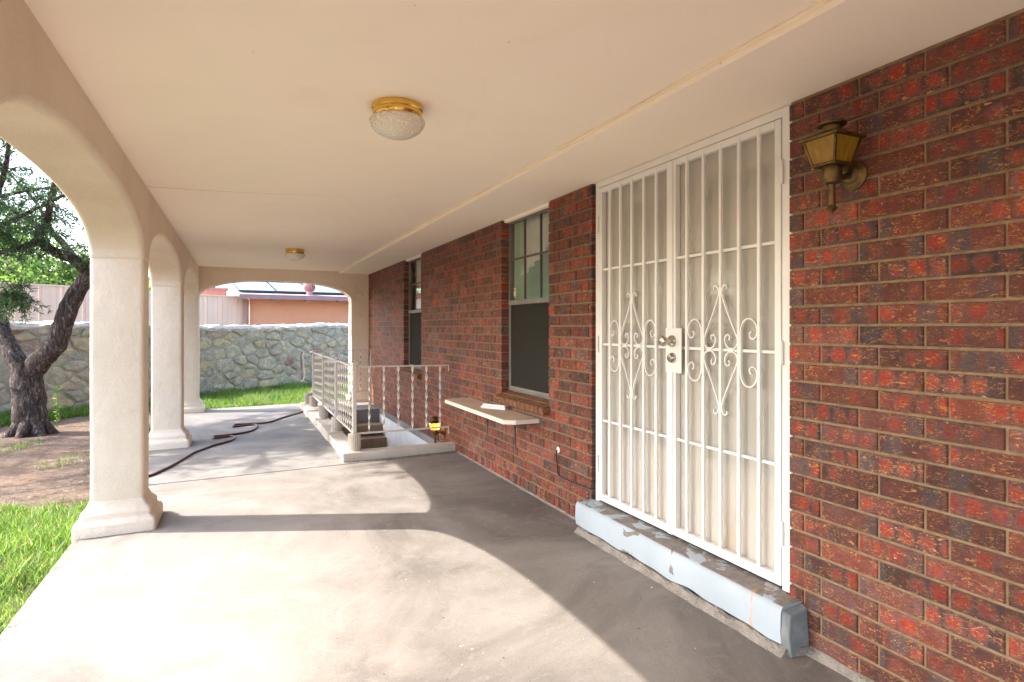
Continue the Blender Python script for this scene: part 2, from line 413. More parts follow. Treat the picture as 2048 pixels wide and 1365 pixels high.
def m_cloth():
    t = NT('white_curtain'); t.fin((.80, .77, .70), .9, 0, .2); tr = t.n('BsdfTranslucent', {'Color': (.8, .77, .7, 1)})
    mx = t.n('MixShader', {0: .5}); t.L(t.b.outputs[0], mx.inputs[1]); t.L(tr.outputs[0], mx.inputs[2]); t.L(mx.outputs[0], t.out.inputs[0]); return t.m
M['curtain'] = m_cloth()
M['greenwall'] = simple('green_room_wall', (.52, .60, .38), (.48, .56, .35), 2, .9, bump=.05)
M['dark'] = simple('dark_room', (.10, .085, .07), (.07, .06, .05), 2, .9, bump=0)
M['doorpaint'] = simple('inner_door_paint', (.66, .60, .51), (.60, .54, .455), 3, .5, bump=.05)
M['litter'] = simple('dead_leaf', (.085, .05, .03), (.05, .03, .02), 50, .9)
M['sticker_o'] = simple('orange_sticker', (.62, .17, .05), None, 5, .6, bump=0)
M['sticker_w'] = simple('white_sticker', (.75, .73, .7), None, 5, .6, bump=0)
def m_shade():
    t = NT('pressed_glass'); g = t.n('TexCoord').outputs['Object']
    v = t.n('TexVoronoi', {'Vector': g, 'Scale': 62.0}, feature='DISTANCE_TO_EDGE').outputs[0]
    w_ = t.n('TexVoronoi', {'Vector': g, 'Scale': 62.0}, feature='F1').outputs[0]
    c = t.ramp(v, [(.0, (.93, .87, .76)), (.12, (.66, .57, .42)), (.4, (.88, .80, .66))])  # lighter and darker cell edges: caustic-like glints painted into the glass colour
    t.bump(t.math('ADD', t.math('MULTIPLY', v, 1.6), t.math('MULTIPLY', t.noise(g, 190, 2), .5)), .8, .009)
    t.fin(c, .12, 0, 1.0); t.b.inputs['Subsurface Weight'].default_value = .0; t.b.inputs['Coat Weight'].default_value = .6
    return t.m
M['shade'] = m_shade()
def m_amber(name, emit):
    t = NT(name); p = t.pos((1, 1, .25)); n = t.noise(p, 60, 4)
    c = t.ramp(n, [(.3, (.24, .125, .008)), (.7, (.38, .22, .02))])
    t.bump(n, .5, .006); t.fin(c, .38, 0, .35); t.b.inputs['Transmission Weight'].default_value = .25
    if emit:
        e = t.ramp(t.noise(t.pos(), 38, 2), [(.36, (.5, .09, .0)), (.5, (1, .38, .03)), (.64, (1, .75, .25))])
        t.L(e, t.b.inputs['Emission Color']); t.b.inputs['Emission Strength'].default_value = emit
    return t.m
M['amber'] = m_amber('amber_glass', 0); M['amber_lit'] = m_amber('lit_amber_glass', .75)

# ------------------------------------------------------------------ dimensions
XW = 2.219                       # brick face of the house wall
XI, XO = -.616, -.95             # inner and outer faces of the arcade
ZC = 1.03                        # ceiling
YE = 11.40                       # inner face of the end wall
COLS = [-1.30, 1.93, 5.14, 8.33]
DOOR = (1.912, 3.55); WIN = [(4.183, 5.118), (7.82, 8.74)]
WELL = (1.20, 2.19, 6.56, 10.30)  # x0 x1 y0 y1 of the stair well

# ------------------------------------------------------------------ ground and patio floor
def gz(x, y): return -1.50 + .022*math.sin(x*1.3+.5)*math.cos(y*.9) + .012*math.sin(x*3.1+y*2.3)
xs = sorted(set([-400,-200,-100,-60,-40,-30,-22,-16] + [round(-12+.4*i, 3) for i in range(34)] + [WELL[0], WELL[1]] + [2.6, 4, 6, 9, 14, 22, 40, 80, 200, 400]))
ys = sorted(set([-400,-200,-100,-50,-25,-12,-6] + [round(-3+.4*i, 3) for i in range(56)] + [WELL[2], WELL[3]] + [20,22,25,30,40,60,100,200,400]))
g = MB(); idx = {}
for j, y in enumerate(ys):
    for i, x in enumerate(xs):
        idx[i, j] = len(g.v); near = abs(x) < 13 and -4 < y < 20
        g.v.append((x, y, gz(x, y) if near else -1.5))
for j in range(len(ys)-1):
    for i in range(len(xs)-1):
        cx, cy = (xs[i]+xs[i+1])/2, (ys[j]+ys[j+1])/2
        if WELL[0] < cx < WELL[1] and WELL[2] < cy < WELL[3]: continue
        g.f.append((idx[i,j], idx[i+1,j], idx[i+1,j+1], idx[i,j+1]))
tag(g.build('ground', M['ground'], smooth=True), 'bare brown dirt ground around the patio', None, None, 'structure')

def slab(mb, x0, x1, y0, y1):
    v = [(x, y, floor_z(x)) for x, y in ((x0,y0),(x1,y0),(x1,y1),(x0,y1))] + [(x, y, -1.62) for x, y in ((x0,y0),(x1,y0),(x1,y1),(x0,y1))]
    mb.add(v, [(0,1,2,3),(7,6,5,4),(0,4,5,1),(1,5,6,2),(2,6,7,3),(3,7,4,0)])
XS = -1.02
m = MB(); slab(m, XS, XW+.02, -3.0, 6.322)
tag(m.build('patio_floor', M['slab_a'], bevel=.012), 'warm grey concrete patio slab nearest the door, worn and stained', None, None, 'structure')
m = MB()
x0, x1, y0, y1 = WELL; ya, yb = 6.334, 11.75; P = [(XS,ya),(XW+.02,ya),(XW+.02,yb),(XS,yb)]; H = [(x0,y0),(x1,y0),(x1,y1),(x0,y1)]
V = [(x,y,floor_z(x)) for x,y in P+H] + [(x,y,-1.62) for x,y in P] + [(x,y,-1.80) for x,y in H]
m.add(V, [(0,1,5,4),(1,2,6,5),(2,3,7,6),(3,0,4,7),(0,8,9,1),(1,9,10,2),(2,10,11,3),(3,11,8,0),(4,5,13,12),(5,6,14,13),(6,7,15,14),(7,4,12,15)])
tag(m.build('patio_floor', M['slab_b']), 'grey concrete patio slab around the stairwell, dappled with tree shade', None, None, 'structure')

# ------------------------------------------------------------------ ceiling
m = MB(); m.box((XI-.05, -3.0, ZC), (1.68, YE+.05, ZC+.12))
tag(m.build('porch_ceiling', M['ceil']), 'smooth cream painted porch ceiling', None, None, 'structure')
m = MB(); m.box((1.683, -3.0, .995), (2.36, YE+.05, ZC+.118))
tag(m.build('porch_ceiling_strip', M['ceil']), 'slightly lower cream ceiling strip along the brick wall', None, None, 'structure')
pts = [(1.676, -3 + i*.18, ZC - .006 + .002*math.sin(i*1.7)) for i in range(81) if -3 + i*.18 < YE]
m = MB(); m.tube(pts, [.009 + .004*math.sin(i*.9)*math.sin(i*.37) for i in range(len(pts))], 6)
tag(m.build('ceiling_bead', M['bead'], smooth=True), 'yellowed sealant bead along the ceiling step', None, None, 'structure')
cr = spline([(-.61, 5.10, ZC), (-.2, 5.06, ZC), (.2, 4.98, ZC), (.62, 4.88, ZC), (1.0, 4.86, ZC)], 5)
m = MB(); m.tube([(p.x, p.y, ZC + .0005) for p in cr], [.0030 - .0026*i/len(cr) for i in range(len(cr))], 5)
tag(m.build('ceiling_crack', M['board'], smooth=True), 'thin crack across the cream ceiling', None, None, 'structure')

# ------------------------------------------------------------------ arcade
def arch_pts(c, half, spring, rise, n=36, e=2.35):
    out = []
    for i in range(n+1):
        t = math.pi - math.pi*i/n; ct, st = math.cos(t), math.sin(t)
        out.append((c + half*math.copysign(abs(ct)**(2/e), ct), spring + rise*abs(st)**(2/e)))
    return out
ar = thing('porch_arcade', (-.78, 5.14, floor_z(-.78)), 'cream stucco porch arcade of wide rounded arches on square columns', 'arcade')
SP, RISE, HC = .47, .345, .145
def arcade_outline(cols, zt, y_end):
    poly = [(cols[0]-1.7, zt), (cols[0]-1.7, .82)]
    poly += [p for p in arch_pts(cols[0], 1.70, SP, RISE) if False]
    poly = [(cols[0]-HC, zt), (cols[0]-HC, SP)]
    cc = cols + [y_end]
    for a, b in zip(cc[:-1], cc[1:]):
        h = (b - a)/2 - HC; poly += [(a+HC, SP)] if a == cc[0] else []
        poly += arch_pts((a+b)/2, h, SP, RISE)
    poly += [(y_end+HC, SP), (y_end+HC, zt)]
    out = [poly[0]]
    for p in poly[1:]:
        if (p[0]-out[-1][0])**2 + (p[1]-out[-1][1])**2 > 1e-8: out.append(p)
    return out
YC = 11.56                                        # corner column
m = MB(); m.prism(arcade_outline(COLS, 1.30, YC), 0, XO, XI)
aw = m.build('arch_wall', M['stucco'], ar, smooth=True, bevel=.03, seg=3)
# end wall, running across the porch
ex0, ex1 = -.63, 1.905
poly = [(XI+.003, SP-.01)] + arch_pts((ex0+ex1)/2, (ex1-ex0)/2, SP, RISE+.01) + [(ex1, -1.42), (XW+.06, -1.42), (XW+.06, 1.30), (XI+.003, 1.30)]
poly = poly[1:]
m = MB(); m.prism(poly, 1, YE, YE+.32); m.build('end_arch_wall', M['stucco'], ar, smooth=True, bevel=.03, seg=3)
def ring(cx, cy, hx, hy, z, r=.02):
    o = []
    for sx, sy, a0 in ((1,1,0),(-1,1,90),(-1,-1,180),(1,-1,270)):
        for k in range(4):
            t = R(a0 + 30*k); o.append((cx + sx*(hx-r) + r*math.cos(t), cy + sy*(hy-r) + r*math.sin(t), z))
    return o
def loft(mb, rings):
    n = len(rings[0]); vs = [p for r_ in rings for p in r_]
    fs = [(i*n+k, i*n+(k+1)%n, (i+1)*n+(k+1)%n, (i+1)*n+k) for i in range(len(rings)-1) for k in range(n)] + [tuple(range(n))[::-1], tuple(range((len(rings)-1)*n, len(rings)*n))]
    return mb.add(vs, fs)
xc = (XI+XO)/2
for i, yc in enumerate(COLS + [YC]):
    zf = floor_z(xc) - .06
    rg = []
    for k in range(15):
        z = zf + .12 + (SP + .02 - zf - .12)*k/14; wv = .0025*mnoise.noise((yc*3, z*2.2, 1.7)); wu = .0025*mnoise.noise((yc*3, z*2.2, 7.7))
        rg.append(ring(xc + wv, yc + wu, .163, HC-.006, z, .028))
    m = MB(); loft(m, rg); c = m.build('column', M['stucco'], ar, smooth=True, angle=50)
    prof = [(.247,.235,0),(.247,.235,.115),(.240,.228,.138),(.220,.206,.150),(.212,.196,.162),(.214,.198,.176),(.208,.192,.196),(.192,.174,.214),(.180,.160,.228),(.172,.153,.245),(.164,.146,.262)]
    m = MB(); loft(m, [ring(xc, yc, a, b, zf + z*1.06, .022) for a, b, z in prof]); m.build('plinth', M['stucco'], c, smooth=True, angle=48)
# pilaster foot of the end wall
m = MB(); loft(m, [ring((1.895+XW)/2, YE+.14, a, b, floor_z(2)-.05+z, .02) for a, b, z in ((.20,.22,0),(.20,.22,.14),(.18,.20,.17),(.185,.205,.2),(.168,.185,.25))])
m.build('pilaster_foot', M['stucco'], ar, smooth=True, angle=48)

# ------------------------------------------------------------------ brick house
hs = thing('brick_house', (XW, 5, -1.4), 'red-brown flashed brick house wall with white barred double door and two windows', 'house')
XM = XW + .008
m = MB()
def wallbox(y0, y1, z0, z1): m.box((XM, y0, z0), (XM+.115, y1, z1))
g_ = .006
ZB, ZT, ZS = -1.6, 1.02, -.60
wallbox(-3, DOOR[0]-g_, ZB, ZT); wallbox(DOOR[0]-g_+1e-4, DOOR[1]+g_, ZB, -1.205); wallbox(DOOR[1]+g_, WIN[0][0]-g_, ZB, ZT)
wallbox(WIN[0][0]-g_, WIN[0][1]+g_, ZB, ZS-g_); wallbox(WIN[0][1]+g_, WIN[1][0]-g_, ZB, ZT)
wallbox(WIN[1][0]-g_, WIN[1][1]+g_, ZB, ZS-g_); wallbox(WIN[1][1]+g_, YE+.3, ZB, ZT)
wall = m.build('wall', M['mortar'], hs, fix=False)
CH, BL, JT = .0815, .2505, .0104
cells = []
def cut_spans(z0, z1):
    sp = [(-1.0, YE + .0)]
    for a, b, zl in ((DOOR[0], DOOR[1], -9), (WIN[0][0], WIN[0][1], ZS - .04), (WIN[1][0], WIN[1][1], ZS - .04)):
        if z1 <= zl: continue
        sp = [q for s_, e_ in sp for q in ((s_, min(e_, a)), (max(s_, b), e_)) if q[1] - q[0] > .015]
    return sp
k = -1
while True:
    zt = .905 - CH*k; zb = zt - CH
    if zt < -1.30 and zb < -1.52: break
    for a, b in cut_spans(zb, zt):
        if zb < -1.30 and a > 3: continue
        Y0 = 1.5864 if k % 2 == 1 else 1.5055
        js = [Y0 + n*BL for n in range(-12, 45)]
        ed = [a] + [j for j in js if a + .02 < j < b - .02] + [b]
        for i in range(len(ed)-1):
            lo = ed[i] + (JT/2 if i else 0); hi = ed[i+1] - (JT/2 if i < len(ed)-2 else 0)
            cells.append((lo, hi, zb + JT/2, min(zt - JT/2, .994)))
    k += 1
y = DOOR[1] + .002                                  # rowlock course at the foot of the wall
while y < YE - .08:
    wd = .0685 + random.uniform(-.004, .004); cells.append((y, y + wd, -1.40, -1.298)); y += wd + .010
cells = [c for c in cells if c[3] - c[2] > .012]
def brick_geo(L, H, dep=.092, ch=.0032):
    """front corner at the origin: length along +Y, height along +Z, face at X=0, body behind"""
    f = [(0, ch, ch), (0, L-ch, ch), (0, L-ch, H-ch), (0, ch, H-ch)]
    r1 = [(ch, 0, 0), (ch, L, 0), (ch, L, H), (ch, 0, H)]; r2 = [(dep, p[1], p[2]) for p in r1]
    return f + r1 + r2, [(3,2,1,0)] + [(i, (i+1)%4, 4+(i+1)%4, 4+i) for i in range(4)] + [(4+i, 4+(i+1)%4, 8+(i+1)%4, 8+i) for i in range(4)]
def brick_uv(v, L, H): return (v[1] + v[0], v[2] / H)
cache = {}
def brick_mesh(L, H):
    key = (round(L/.004), round(H/.004))
    if key not in cache:
        V, Fc = brick_geo(L, H); me = bpy.data.meshes.new('brick'); me.from_pydata(V, [], Fc)
        uv = me.uv_layers.new(name='UVMap')
        for lp in me.loops: uv.data[lp.index].uv = brick_uv(V[lp.vertex_index], L, H)
        me.materials.append(M['brick']); cache[key] = (me, L, H)
    return cache[key]
def area(c):
    cy_, cz_ = (c[0]+c[1])/2, (c[2]+c[3])/2
    dp = XW*SN + cy_*CS; u = CX + F*(XW*CS - cy_*SN)/dp; vv = CY - F*cz_/dp
    if dp < .3 or not (-20 < u < 2080 and -20 < vv < 1385): return 0
    return (c[1]-c[0])*(c[3]-c[2])/dp**3
order = sorted(cells, key=area, reverse=True)
for c in order[:300]:
    me, L, H = brick_mesh(c[1]-c[0], c[3]-c[2])
    o = link('brick', me, wall)
    o.location = (XW + random.uniform(-.0012, .0016), c[0], c[2]); o.scale = (1, (c[1]-c[0])/L, (c[3]-c[2])/H)
    o.rotation_euler = (random.uniform(-.003, .003), 0, random.uniform(-.004, .004))
V, Fq, UV = [], [], []
for c in order[300:]:
    vv, ff = brick_geo(c[1]-c[0], c[3]-c[2]); b = len(V); dx = XW + random.uniform(-.0012, .0016)
    V += [(dx+p[0], c[0]+p[1], c[2]+p[2]) for p in vv]; Fq += [tuple(i+b for i in f) for f in ff]
    for f in ff: UV += [(c[0] + vv[i][1]*1.0, vv[i][2]/(c[3]-c[2])) for i in f]
me = bpy.data.meshes.new('brickwork'); me.from_pydata(V, [], Fq); uv = me.uv_layers.new(name='UVMap')
uv.data.foreach_set('uv', np.array(UV, dtype=np.float32).ravel()); me.materials.append(M['brick'])
tag(link('brickwork', me, wall), None, None, None, 'stuff')
# the rest of the building: core, roof
m = MB(); m.box((4.6, -3, -1.6), (4.75, 3.86, 1.02)); m.box((4.6, 5.88, -1.6), (4.75, 12, 1.02)); m.box((4.6, 3.86, -1.6), (4.75, 5.88, -1.28)); m.box((4.6, 3.86, .99), (4.75, 5.88, 1.02)); m.build('back_wall', M['greenwall'], hs)  # wide gap added in this unseen wall, letting daylight in to brighten the room
m = MB(); m.box((XM+.12, 11.60, -1.6), (4.6, 11.75, 1.02)); m.box((XM+.12, -3.0, -1.6), (4.6, -2.85, 1.02)); m.box((XM+.12, 5.9, -1.29), (4.6, 6.0, 1.02)); m.box((XM+.12, 3.75, -1.29), (4.6, 3.85, 1.02)); m.build('cross_wall', M['greenwall'], hs)
m = MB(); m.box((XM+.12, -3, -1.40), (4.6, 12, -1.30)); m.build('room_floor', M['doorpaint'], hs)
m = MB(); m.box((-1.12, -3.1, 1.26), (5.1, 12.2, 1.46)); m.box((2.37, -3, 1.03), (4.8, 11.9, 1.25)); m.build('roof', M['fascia'], hs)

# windows
def window(y0, y1, near):
    zs, zt, zm = -.585, .985, .225
    xf = XW + .072
    m = MB(); t_ = .028
    for a, b in (((xf, y0+.004, zs), (xf+.05, y0+t_, zt)), ((xf, y1-t_, zs), (xf+.05, y1-.004, zt)), ((xf, y0+t_, zt-t_), (xf+.05, y1-t_, zt)), ((xf, y0+t_, zs), (xf+.05, y1-t_, zs+t_)), ((xf-.012, y0+t_, zm-.022), (xf+.045, y1-t_, zm+.022))): m.box(a, b)
    wn = m.build('window', M['alu2'], hs, bevel=.003)
    if near: wn['label'] = 'window nearest the door, above the wooden shelf'
    else: wn['label'] = 'far window above the stairwell'
    m = MB(); m.box((xf+.022, y0+t_, zm+.022), (xf+.026, y1-t_, zt-t_)); m.build('pane', M['glass'], wn)
    m = MB(); m.box((xf+.036, y0+t_, zs+t_), (xf+.040, y1-t_, zm-.022)); m.build('pane', M['glass'], wn)
    m = MB(); m.box((xf+.010, y0+t_+.002, zs+t_+.002), (xf+.0115, y1-t_-.002, zm-.024)); m.build('insect_screen', M['dscreen'], wn)
    for a, b in (((xf+.004, y0+t_, zs+t_), (xf+.018, y0+t_+.014, zm-.024)), ((xf+.004, y1-t_-.014, zs+t_), (xf+.018, y1-t_, zm-.024)), ((xf+.004, y0+t_+.014, zs+t_), (xf+.018, y1-t_-.014, zs+t_+.014))):
        m = MB(); m.box(a, b); m.build('screen_frame', M['alu'], wn)
    for q in (1, 2):
        yy = y0 + (y1-y0)*q/3; m = MB(); m.box((xf+.015, yy-.008, zm+.023), (xf+.033, yy+.008, zt-t_-.001)); m.build('glazing_bar', M['bronze'], wn)
    zz = (zm+zt)/2 + .02; m = MB(); m.box((xf+.016, y0+t_, zz-.008), (xf+.032, y1-t_, zz+.008)); m.build('glazing_bar', M['bronze'], wn)
    # stucco filler strip above
    m = MB(); m.box((XW+.03, y0+.001, .972), (XW+.068, y1-.001, .9945)); m.build('head_filler', M['ceil'], wn)
    # sloping sill of rowlock bricks
    nb = 12; stp = (y1 - y0 + .05)/nb
    sl_ = thing_part('sill', wn) if False else None
    for i in range(nb):
        ya = y0 - .025 + stp*i; m = MB()
        H = .0; pr = [(XW-.062, -.690), (XW-.066, -.632), (xf+.01, -.588), (xf+.01, -.69)]
        m.prism(pr, 1, ya + .004, ya + stp - .004)
        b = m.build('sill_brick', M['sill'], wn, bevel=.003, seg=1)
        u_ = b.data.uv_layers.new(name='UVMap')
        for lp in b.data.loops:
            co = b.data.vertices[lp.vertex_index].co; u_.data[lp.index].uv = (co.x*1.0 + ya*.7, (co.y-ya)/stp*.6 + (co.z+.69)*4)
    m = MB(); m.prism([(XW-.052, -.684), (XW-.054, -.640), (xf+.008, -.597), (xf+.008, -.684)], 1, y0-.02, y1+.02); m.build('sill_mortar', M['mortar'], wn)
    return wn
w1 = window(WIN[0][0], WIN[0][1], True); w2 = window(WIN[1][0], WIN[1][1], False)
# behind the near window: green reveal wall and a swagged valance
xf = XW + .072
m = MB(); m.box((xf+.052, 5.075, -.60), (xf+.20, 5.13, .99)); m.build('room_reveal', M['greenwall'], hs)
def curtain(y0, y1, ztop, fun, parent, x=xf+.10, amp=1.0):
    V = []; n = 46
    for i in range(n+1):
        t = i/n; yy = y0 + (y1-y0)*t; zb = fun(t)
        for q in range(7):
            z = ztop + (zb-ztop)*q/6; V.append((x + amp*(.022*math.sin(t*46 + q*.4) + .012*math.sin(q*2+t*5)), yy, z))
    Fq = [(i*7+q, (i+1)*7+q, (i+1)*7+q+1, i*7+q+1) for i in range(n) for q in range(6)]
    mb = MB(); mb.v = V; mb.f = Fq
    o = mb.build('curtain', M['curtain'], parent, smooth=True, fix=False)
    so = o.modifiers.new('thick', 'SOLIDIFY'); so.thickness = .003
curtain(4.20, 4.97, .985, lambda t: .80 - .32*(t-.12)/.88 if t > .12 else .80 - .12*(.12-t)/.12, w1)
curtain(7.84, 8.72, .985, lambda t: .58 + .06*math.sin(t*9), w2)
m = MB(); m.box((xf+.03, 8.15, .27), (xf+.05, 8.45, .40)); m.build('window_card', M['sticker_w'], w2)
m = MB(); m.box((xf+.018, 4.995, .285), (xf+.0205, 5.035, .36)); s_ = m.build('sticker', M['sticker_w'], w1)
m = MB(); m.box((xf+.0165, 4.999, .326), (xf+.0178, 5.031, .355)); m.build('sticker_band', M['sticker_o'], w1)
m = MB(); m.box((xf+.0165, 5.010, .292), (xf+.0178, 5.019, .318)); m.build('sticker_mark', M['sticker_o'], w1)

# ------------------------------------------------------------------ security door
XD = 2.245
ZD0, ZD1 = -1.172, .962
m = MB()
m.box((XD-.012, DOOR[0]+.004, -1.186), (XD+.035, 1.962, ZD1+.03)); m.box((XD-.012, 3.478, -1.186), (XD+.035, DOOR[1]-.032, ZD1+.03)); m.box((XD-.012, 1.962, ZD1-.012), (XD+.035, 3.478, ZD1+.03))
sd = m.build('security_door', M['white'], hs, bevel=.003)
sd['label'] = 'white double security door with bars and scrollwork'
def flat(path, name='scroll'):
    m = MB(); m.tube(path, 1, sq=(.0022, .006), ref=(1, 0, 0) if False else None)
def ribbon(path2d, yc, zc, sy, sz, x):
    """flat steel ribbon lying in the door plane, 11 mm deep"""
    P = spline([(0, a, b) for a, b in path2d], 5); vs = []; n = len(P)
    for i, p in enumerate(P):
        d = (P[min(i+1, n-1)] - P[max(i-1, 0)]).normalized(); nn = Vector((0, -d.z, d.y))
        for sx, sn in ((-1,1),(1,1),(1,-1),(-1,-1)):
            q = p + nn*sn*.0033; vs.append((x + sx*.0062, yc + sy*q.y, zc + sz*q.z))
    fs = [(i*4+k, i*4+(k+1)%4, (i+1)*4+(k+1)%4, (i+1)*4+k) for i in range(n-1) for k in range(4)] + [(0,1,2,3), tuple(range(4*n-4, 4*n))]
    return vs, fs
heart = [(.038,.286),(.040,.298),(.030,.306),(.018,.302),(.010,.288),(.007,.262),(.030,.205),(.066,.135),(.096,.080),(.110,.046),(.104,.018),(.082,.004),(.054,.006),(.034,.022),(.027,.046),(.036,.066),(.053,.068),(.060,.054),(.052,.044)]
cs = [(.007,-.002),(.007,.08),(.012,.125),(.034,.157),(.068,.164),(.098,.146),(.112,.112),(.106,.080),(.086,.066),(.068,.076),(.066,.094),(.078,.102)]
def leaf_door(ya, yb, bars, near):
    # stiles and rails of the moving leaf
    m = MB(); st = .036
    x0_, x1_ = XD-.014, XD+.020
    m.box((x0_, ya, ZD0), (x1_, ya+st, ZD1-.016)); m.box((x0_, yb-st, ZD0), (x1_, yb, ZD1-.016)); m.box((x0_, ya+st, ZD1-.052), (x1_, yb-st, ZD1-.016)); m.box((x0_, ya+st, ZD0), (x1_, yb-st, ZD0+.045))
    m.build('leaf_frame', M['white'], sd, bevel=.003)
    for z in (.39, -.115, -.63):
        m = MB(); m.box((XD-.004, ya+st-.001, z-.0075), (XD+.006, yb-st+.001, z+.0075)); m.build('cross_rail', M['white'], sd, bevel=.0015, seg=1)
    for b in bars:
        m = MB(); m.box((XD-.0185, b-.009, ZD0+.02), (XD-.0045, b+.009, ZD1-.03)); m.build('bar', M['white'], sd, bevel=.0015, seg=1)
    cb = bars[2]
    for sy in (1, -1):
        for sz in (1, -1):
            m = MB(); m.add(*ribbon(heart, cb + sy*.004, -.115 + sz*.004, sy*1.02, sz*1.06, XD-.011)); m.build('scroll', M['white'], sd, fix=True)
    for b, sy in ((bars[1], -1), (bars[3], 1)):
        m = MB(); m.add(*ribbon([(a, -c) for a, c in cs[::-1]] + cs[1:], b + sy*.006, -.123, sy*.98, 1.0, XD-.011)); m.build('scroll', M['white'], sd, fix=True)
    m = MB(); m.box((XD+.0225, ya+.008, ZD0+.01), (XD+.0235, yb-.008, ZD1-.03)); m.build('door_screen', M['screen'], sd)
leaf_door(1.967, 2.722, [2.0933, 2.2185, 2.3415, 2.466, 2.594], True)
leaf_door(2.728, 3.474, [2.859, 2.979, 3.1005, 3.223, 3.3436], False)
m = MB(); m.box((XD-.020, 2.706, ZD0), (XD-.0145, 2.752, ZD1-.02)); m.build('astragal', M['white'], sd, bevel=.001, seg=1)
m = MB(); m.box((XD-.026, 2.625, -.255), (XD-.0205, 2.758, -.005)); m.build('lock_plate', M['white'], sd, bevel=.002, seg=1)
m = MB(); m.lathe([(.034,0),(.034,-.006),(.030,-.012),(.014,-.018),(.012,-.040),(.024,-.046),(.029,-.058),(.029,-.070),(.022,-.080),(.008,-.083)], 24, (XD-.026, 2.700, -.078), axis='x')
m.build('knob', M['nickel'], sd, smooth=True)
m = MB(); m.lathe([(.030,0),(.030,-.008),(.025,-.020),(.019,-.026),(.006,-.027)], 24, (XD-.026, 2.696, -.172), axis='x'); m.build('deadbolt', M['nickel'], sd, smooth=True)
for yy in (1.958, 3.482):
    for z in (.70, -.115, -.93):
        m = MB(); m.tube([(XD-.020, yy, z-.055), (XD-.020, yy, z+.055)], .009, 10); m.build('hinge', M['white'], sd, smooth=True)
m = MB()
for k2 in range(-1, 28):
    z = .905 - CH*k2
    if -1.17 < z < .95: m.box((XW-.001, DOOR[0]-.004 - random.random()*.009, z-.004), (XW+.02, DOOR[0]+.006, z+.004))
m.box((XW+.012, DOOR[0]+.0005, -1.18), (XW+.026, DOOR[0]+.006, .99))
m.build('caulk', M['white'], sd)
m = MB(); m.box((XD-.005, 1.975, -1.184), (XD+.012, 3.47, -1.174)); m.build('threshold_seal', M['black'], sd)
# inner glazed doors
XN = 2.335
m = MB(); m.box((XN-.03, DOOR[0]-.004, -1.19), (XN+.06, 1.98, .99)); m.box((XN-.03, 3.46, -1.19), (XN+.06, DOOR[1]+.004, .99)); m.box((XN-.03, 1.98, .93), (XN+.06, 3.46, .99))
idr = m.build('inner_door', M['doorpaint'], hs, bevel=.003); idr['label'] = 'pale inner double door seen through the screen'
for ya, yb in ((1.985, 2.717), (2.723, 3.455)):
    m = MB(); a_ = .115
    m.box((XN, ya, -1.185), (XN+.045, ya+a_, .925)); m.box((XN, yb-a_, -1.185), (XN+.045, yb, .925)); m.box((XN, ya+a_, .80), (XN+.045, yb-a_, .925)); m.box((XN, ya+a_, -1.185), (XN+.045, yb-a_, -.72))
    m.build('leaf', M['doorpaint'], idr, bevel=.004)
    m = MB(); m.box((XN+.02, ya+a_, -.72), (XN+.026, yb-a_, .80)); m.build('pane', M['dglass'], idr)
    for q in range(1, 4):
        z = -.72 + 1.52*q/4; m = MB(); m.box((XN+.008, ya+a_, z-.011), (XN+.036, yb-a_, z+.011)); m.build('glazing_bar', M['doorpaint'], idr)
    m = MB(); m.box((XN+.007, (ya+yb)/2-.011, -.719), (XN+.037, (ya+yb)/2+.011, .799)); m.build('glazing_bar', M['doorpaint'], idr)
curtain(1.99, 3.45, .92, lambda t: -.9, idr, XN+.085, .12)

# ------------------------------------------------------------------ door step
ds = thing('door_step', (2.16, 2.7, -1.39), 'pale blue painted concrete doorstep with peeling paint under the barred door', 'step')
def ragged(y0, y1, fx, fz, n=60): return
m = MB(); rings = []
for i in range(61):
    y = 1.848 + (3.555-1.848)*i/60
    dx = .006*mnoise.noise((y*4, 0, 0)); dz = .006*mnoise.noise((y*5, 3, 0)); db = .014*mnoise.noise((y*6, 9, 0))
    xb = XD + .10 if DOOR[0]+.01 < y < DOOR[1]-.01 else XW + .004
    xb = XW + .004 if not (DOOR[0]+.03 < y < DOOR[1]-.03) else XD + .055
    rings.append([(xb, y, -1.42), (2.098+dx, y, -1.345+db), (2.092+dx, y, -1.30), (2.094+dx, y, -1.215+dz), (2.104+dx, y, -1.196+dz), (2.125, y, -1.189), (xb, y, -1.187)])
loft(m, rings); m.build('tread', M['step'], ds, smooth=True, angle=50)
m = MB(); loft(m, [[(XW+.003, 1.805, -1.42), (2.12, 1.81, -1.42), (2.108, 1.815, -1.30), (2.125, 1.82, -1.225), (XW+.003, 1.82, -1.205)], [(XW+.003, 1.85, -1.42), (2.098, 1.8465, -1.42), (2.092, 1.8465, -1.30), (2.102, 1.8465, -1.203), (XW+.003, 1.8465, -1.192)]])
m.build('end_patch', M['patch'], ds, bevel=.006)
m = MB(); rr = []
for i in range(90):
    y = 1.2 + 2.42*i/89; a = .020 + .012*mnoise.noise((y*7, 1, 2)); h = .032 + .014*mnoise.noise((y*9, 5, 2))
    xb = 2.10 if y > 1.80 else XW
    if y > 3.56: xb = XW
    rr.append([(xb+.02, y, -1.45), (xb - a - .012, y, -1.397), (xb - a*.6, y, -1.392 + h*.45), (xb - .002, y, -1.392 + h), (xb+.02, y, -1.392+h)])
loft(m, rr); m.build('mortar_fillet', M['fillet'], ds, smooth=True, angle=60)
m = MB(); rr = []
for i in range(60):
    y = 3.6 + 2.75*i/59; a = .014 + .008*mnoise.noise((y*7, 1, 2)); h = .014 + .010*mnoise.noise((y*9, 5, 2))
    rr.append([(XW+.01, y, -1.42), (XW - a, y, -1.3905), (XW - a*.5, y, -1.39 + h*.5), (XW+.01, y, -1.39 + h)])
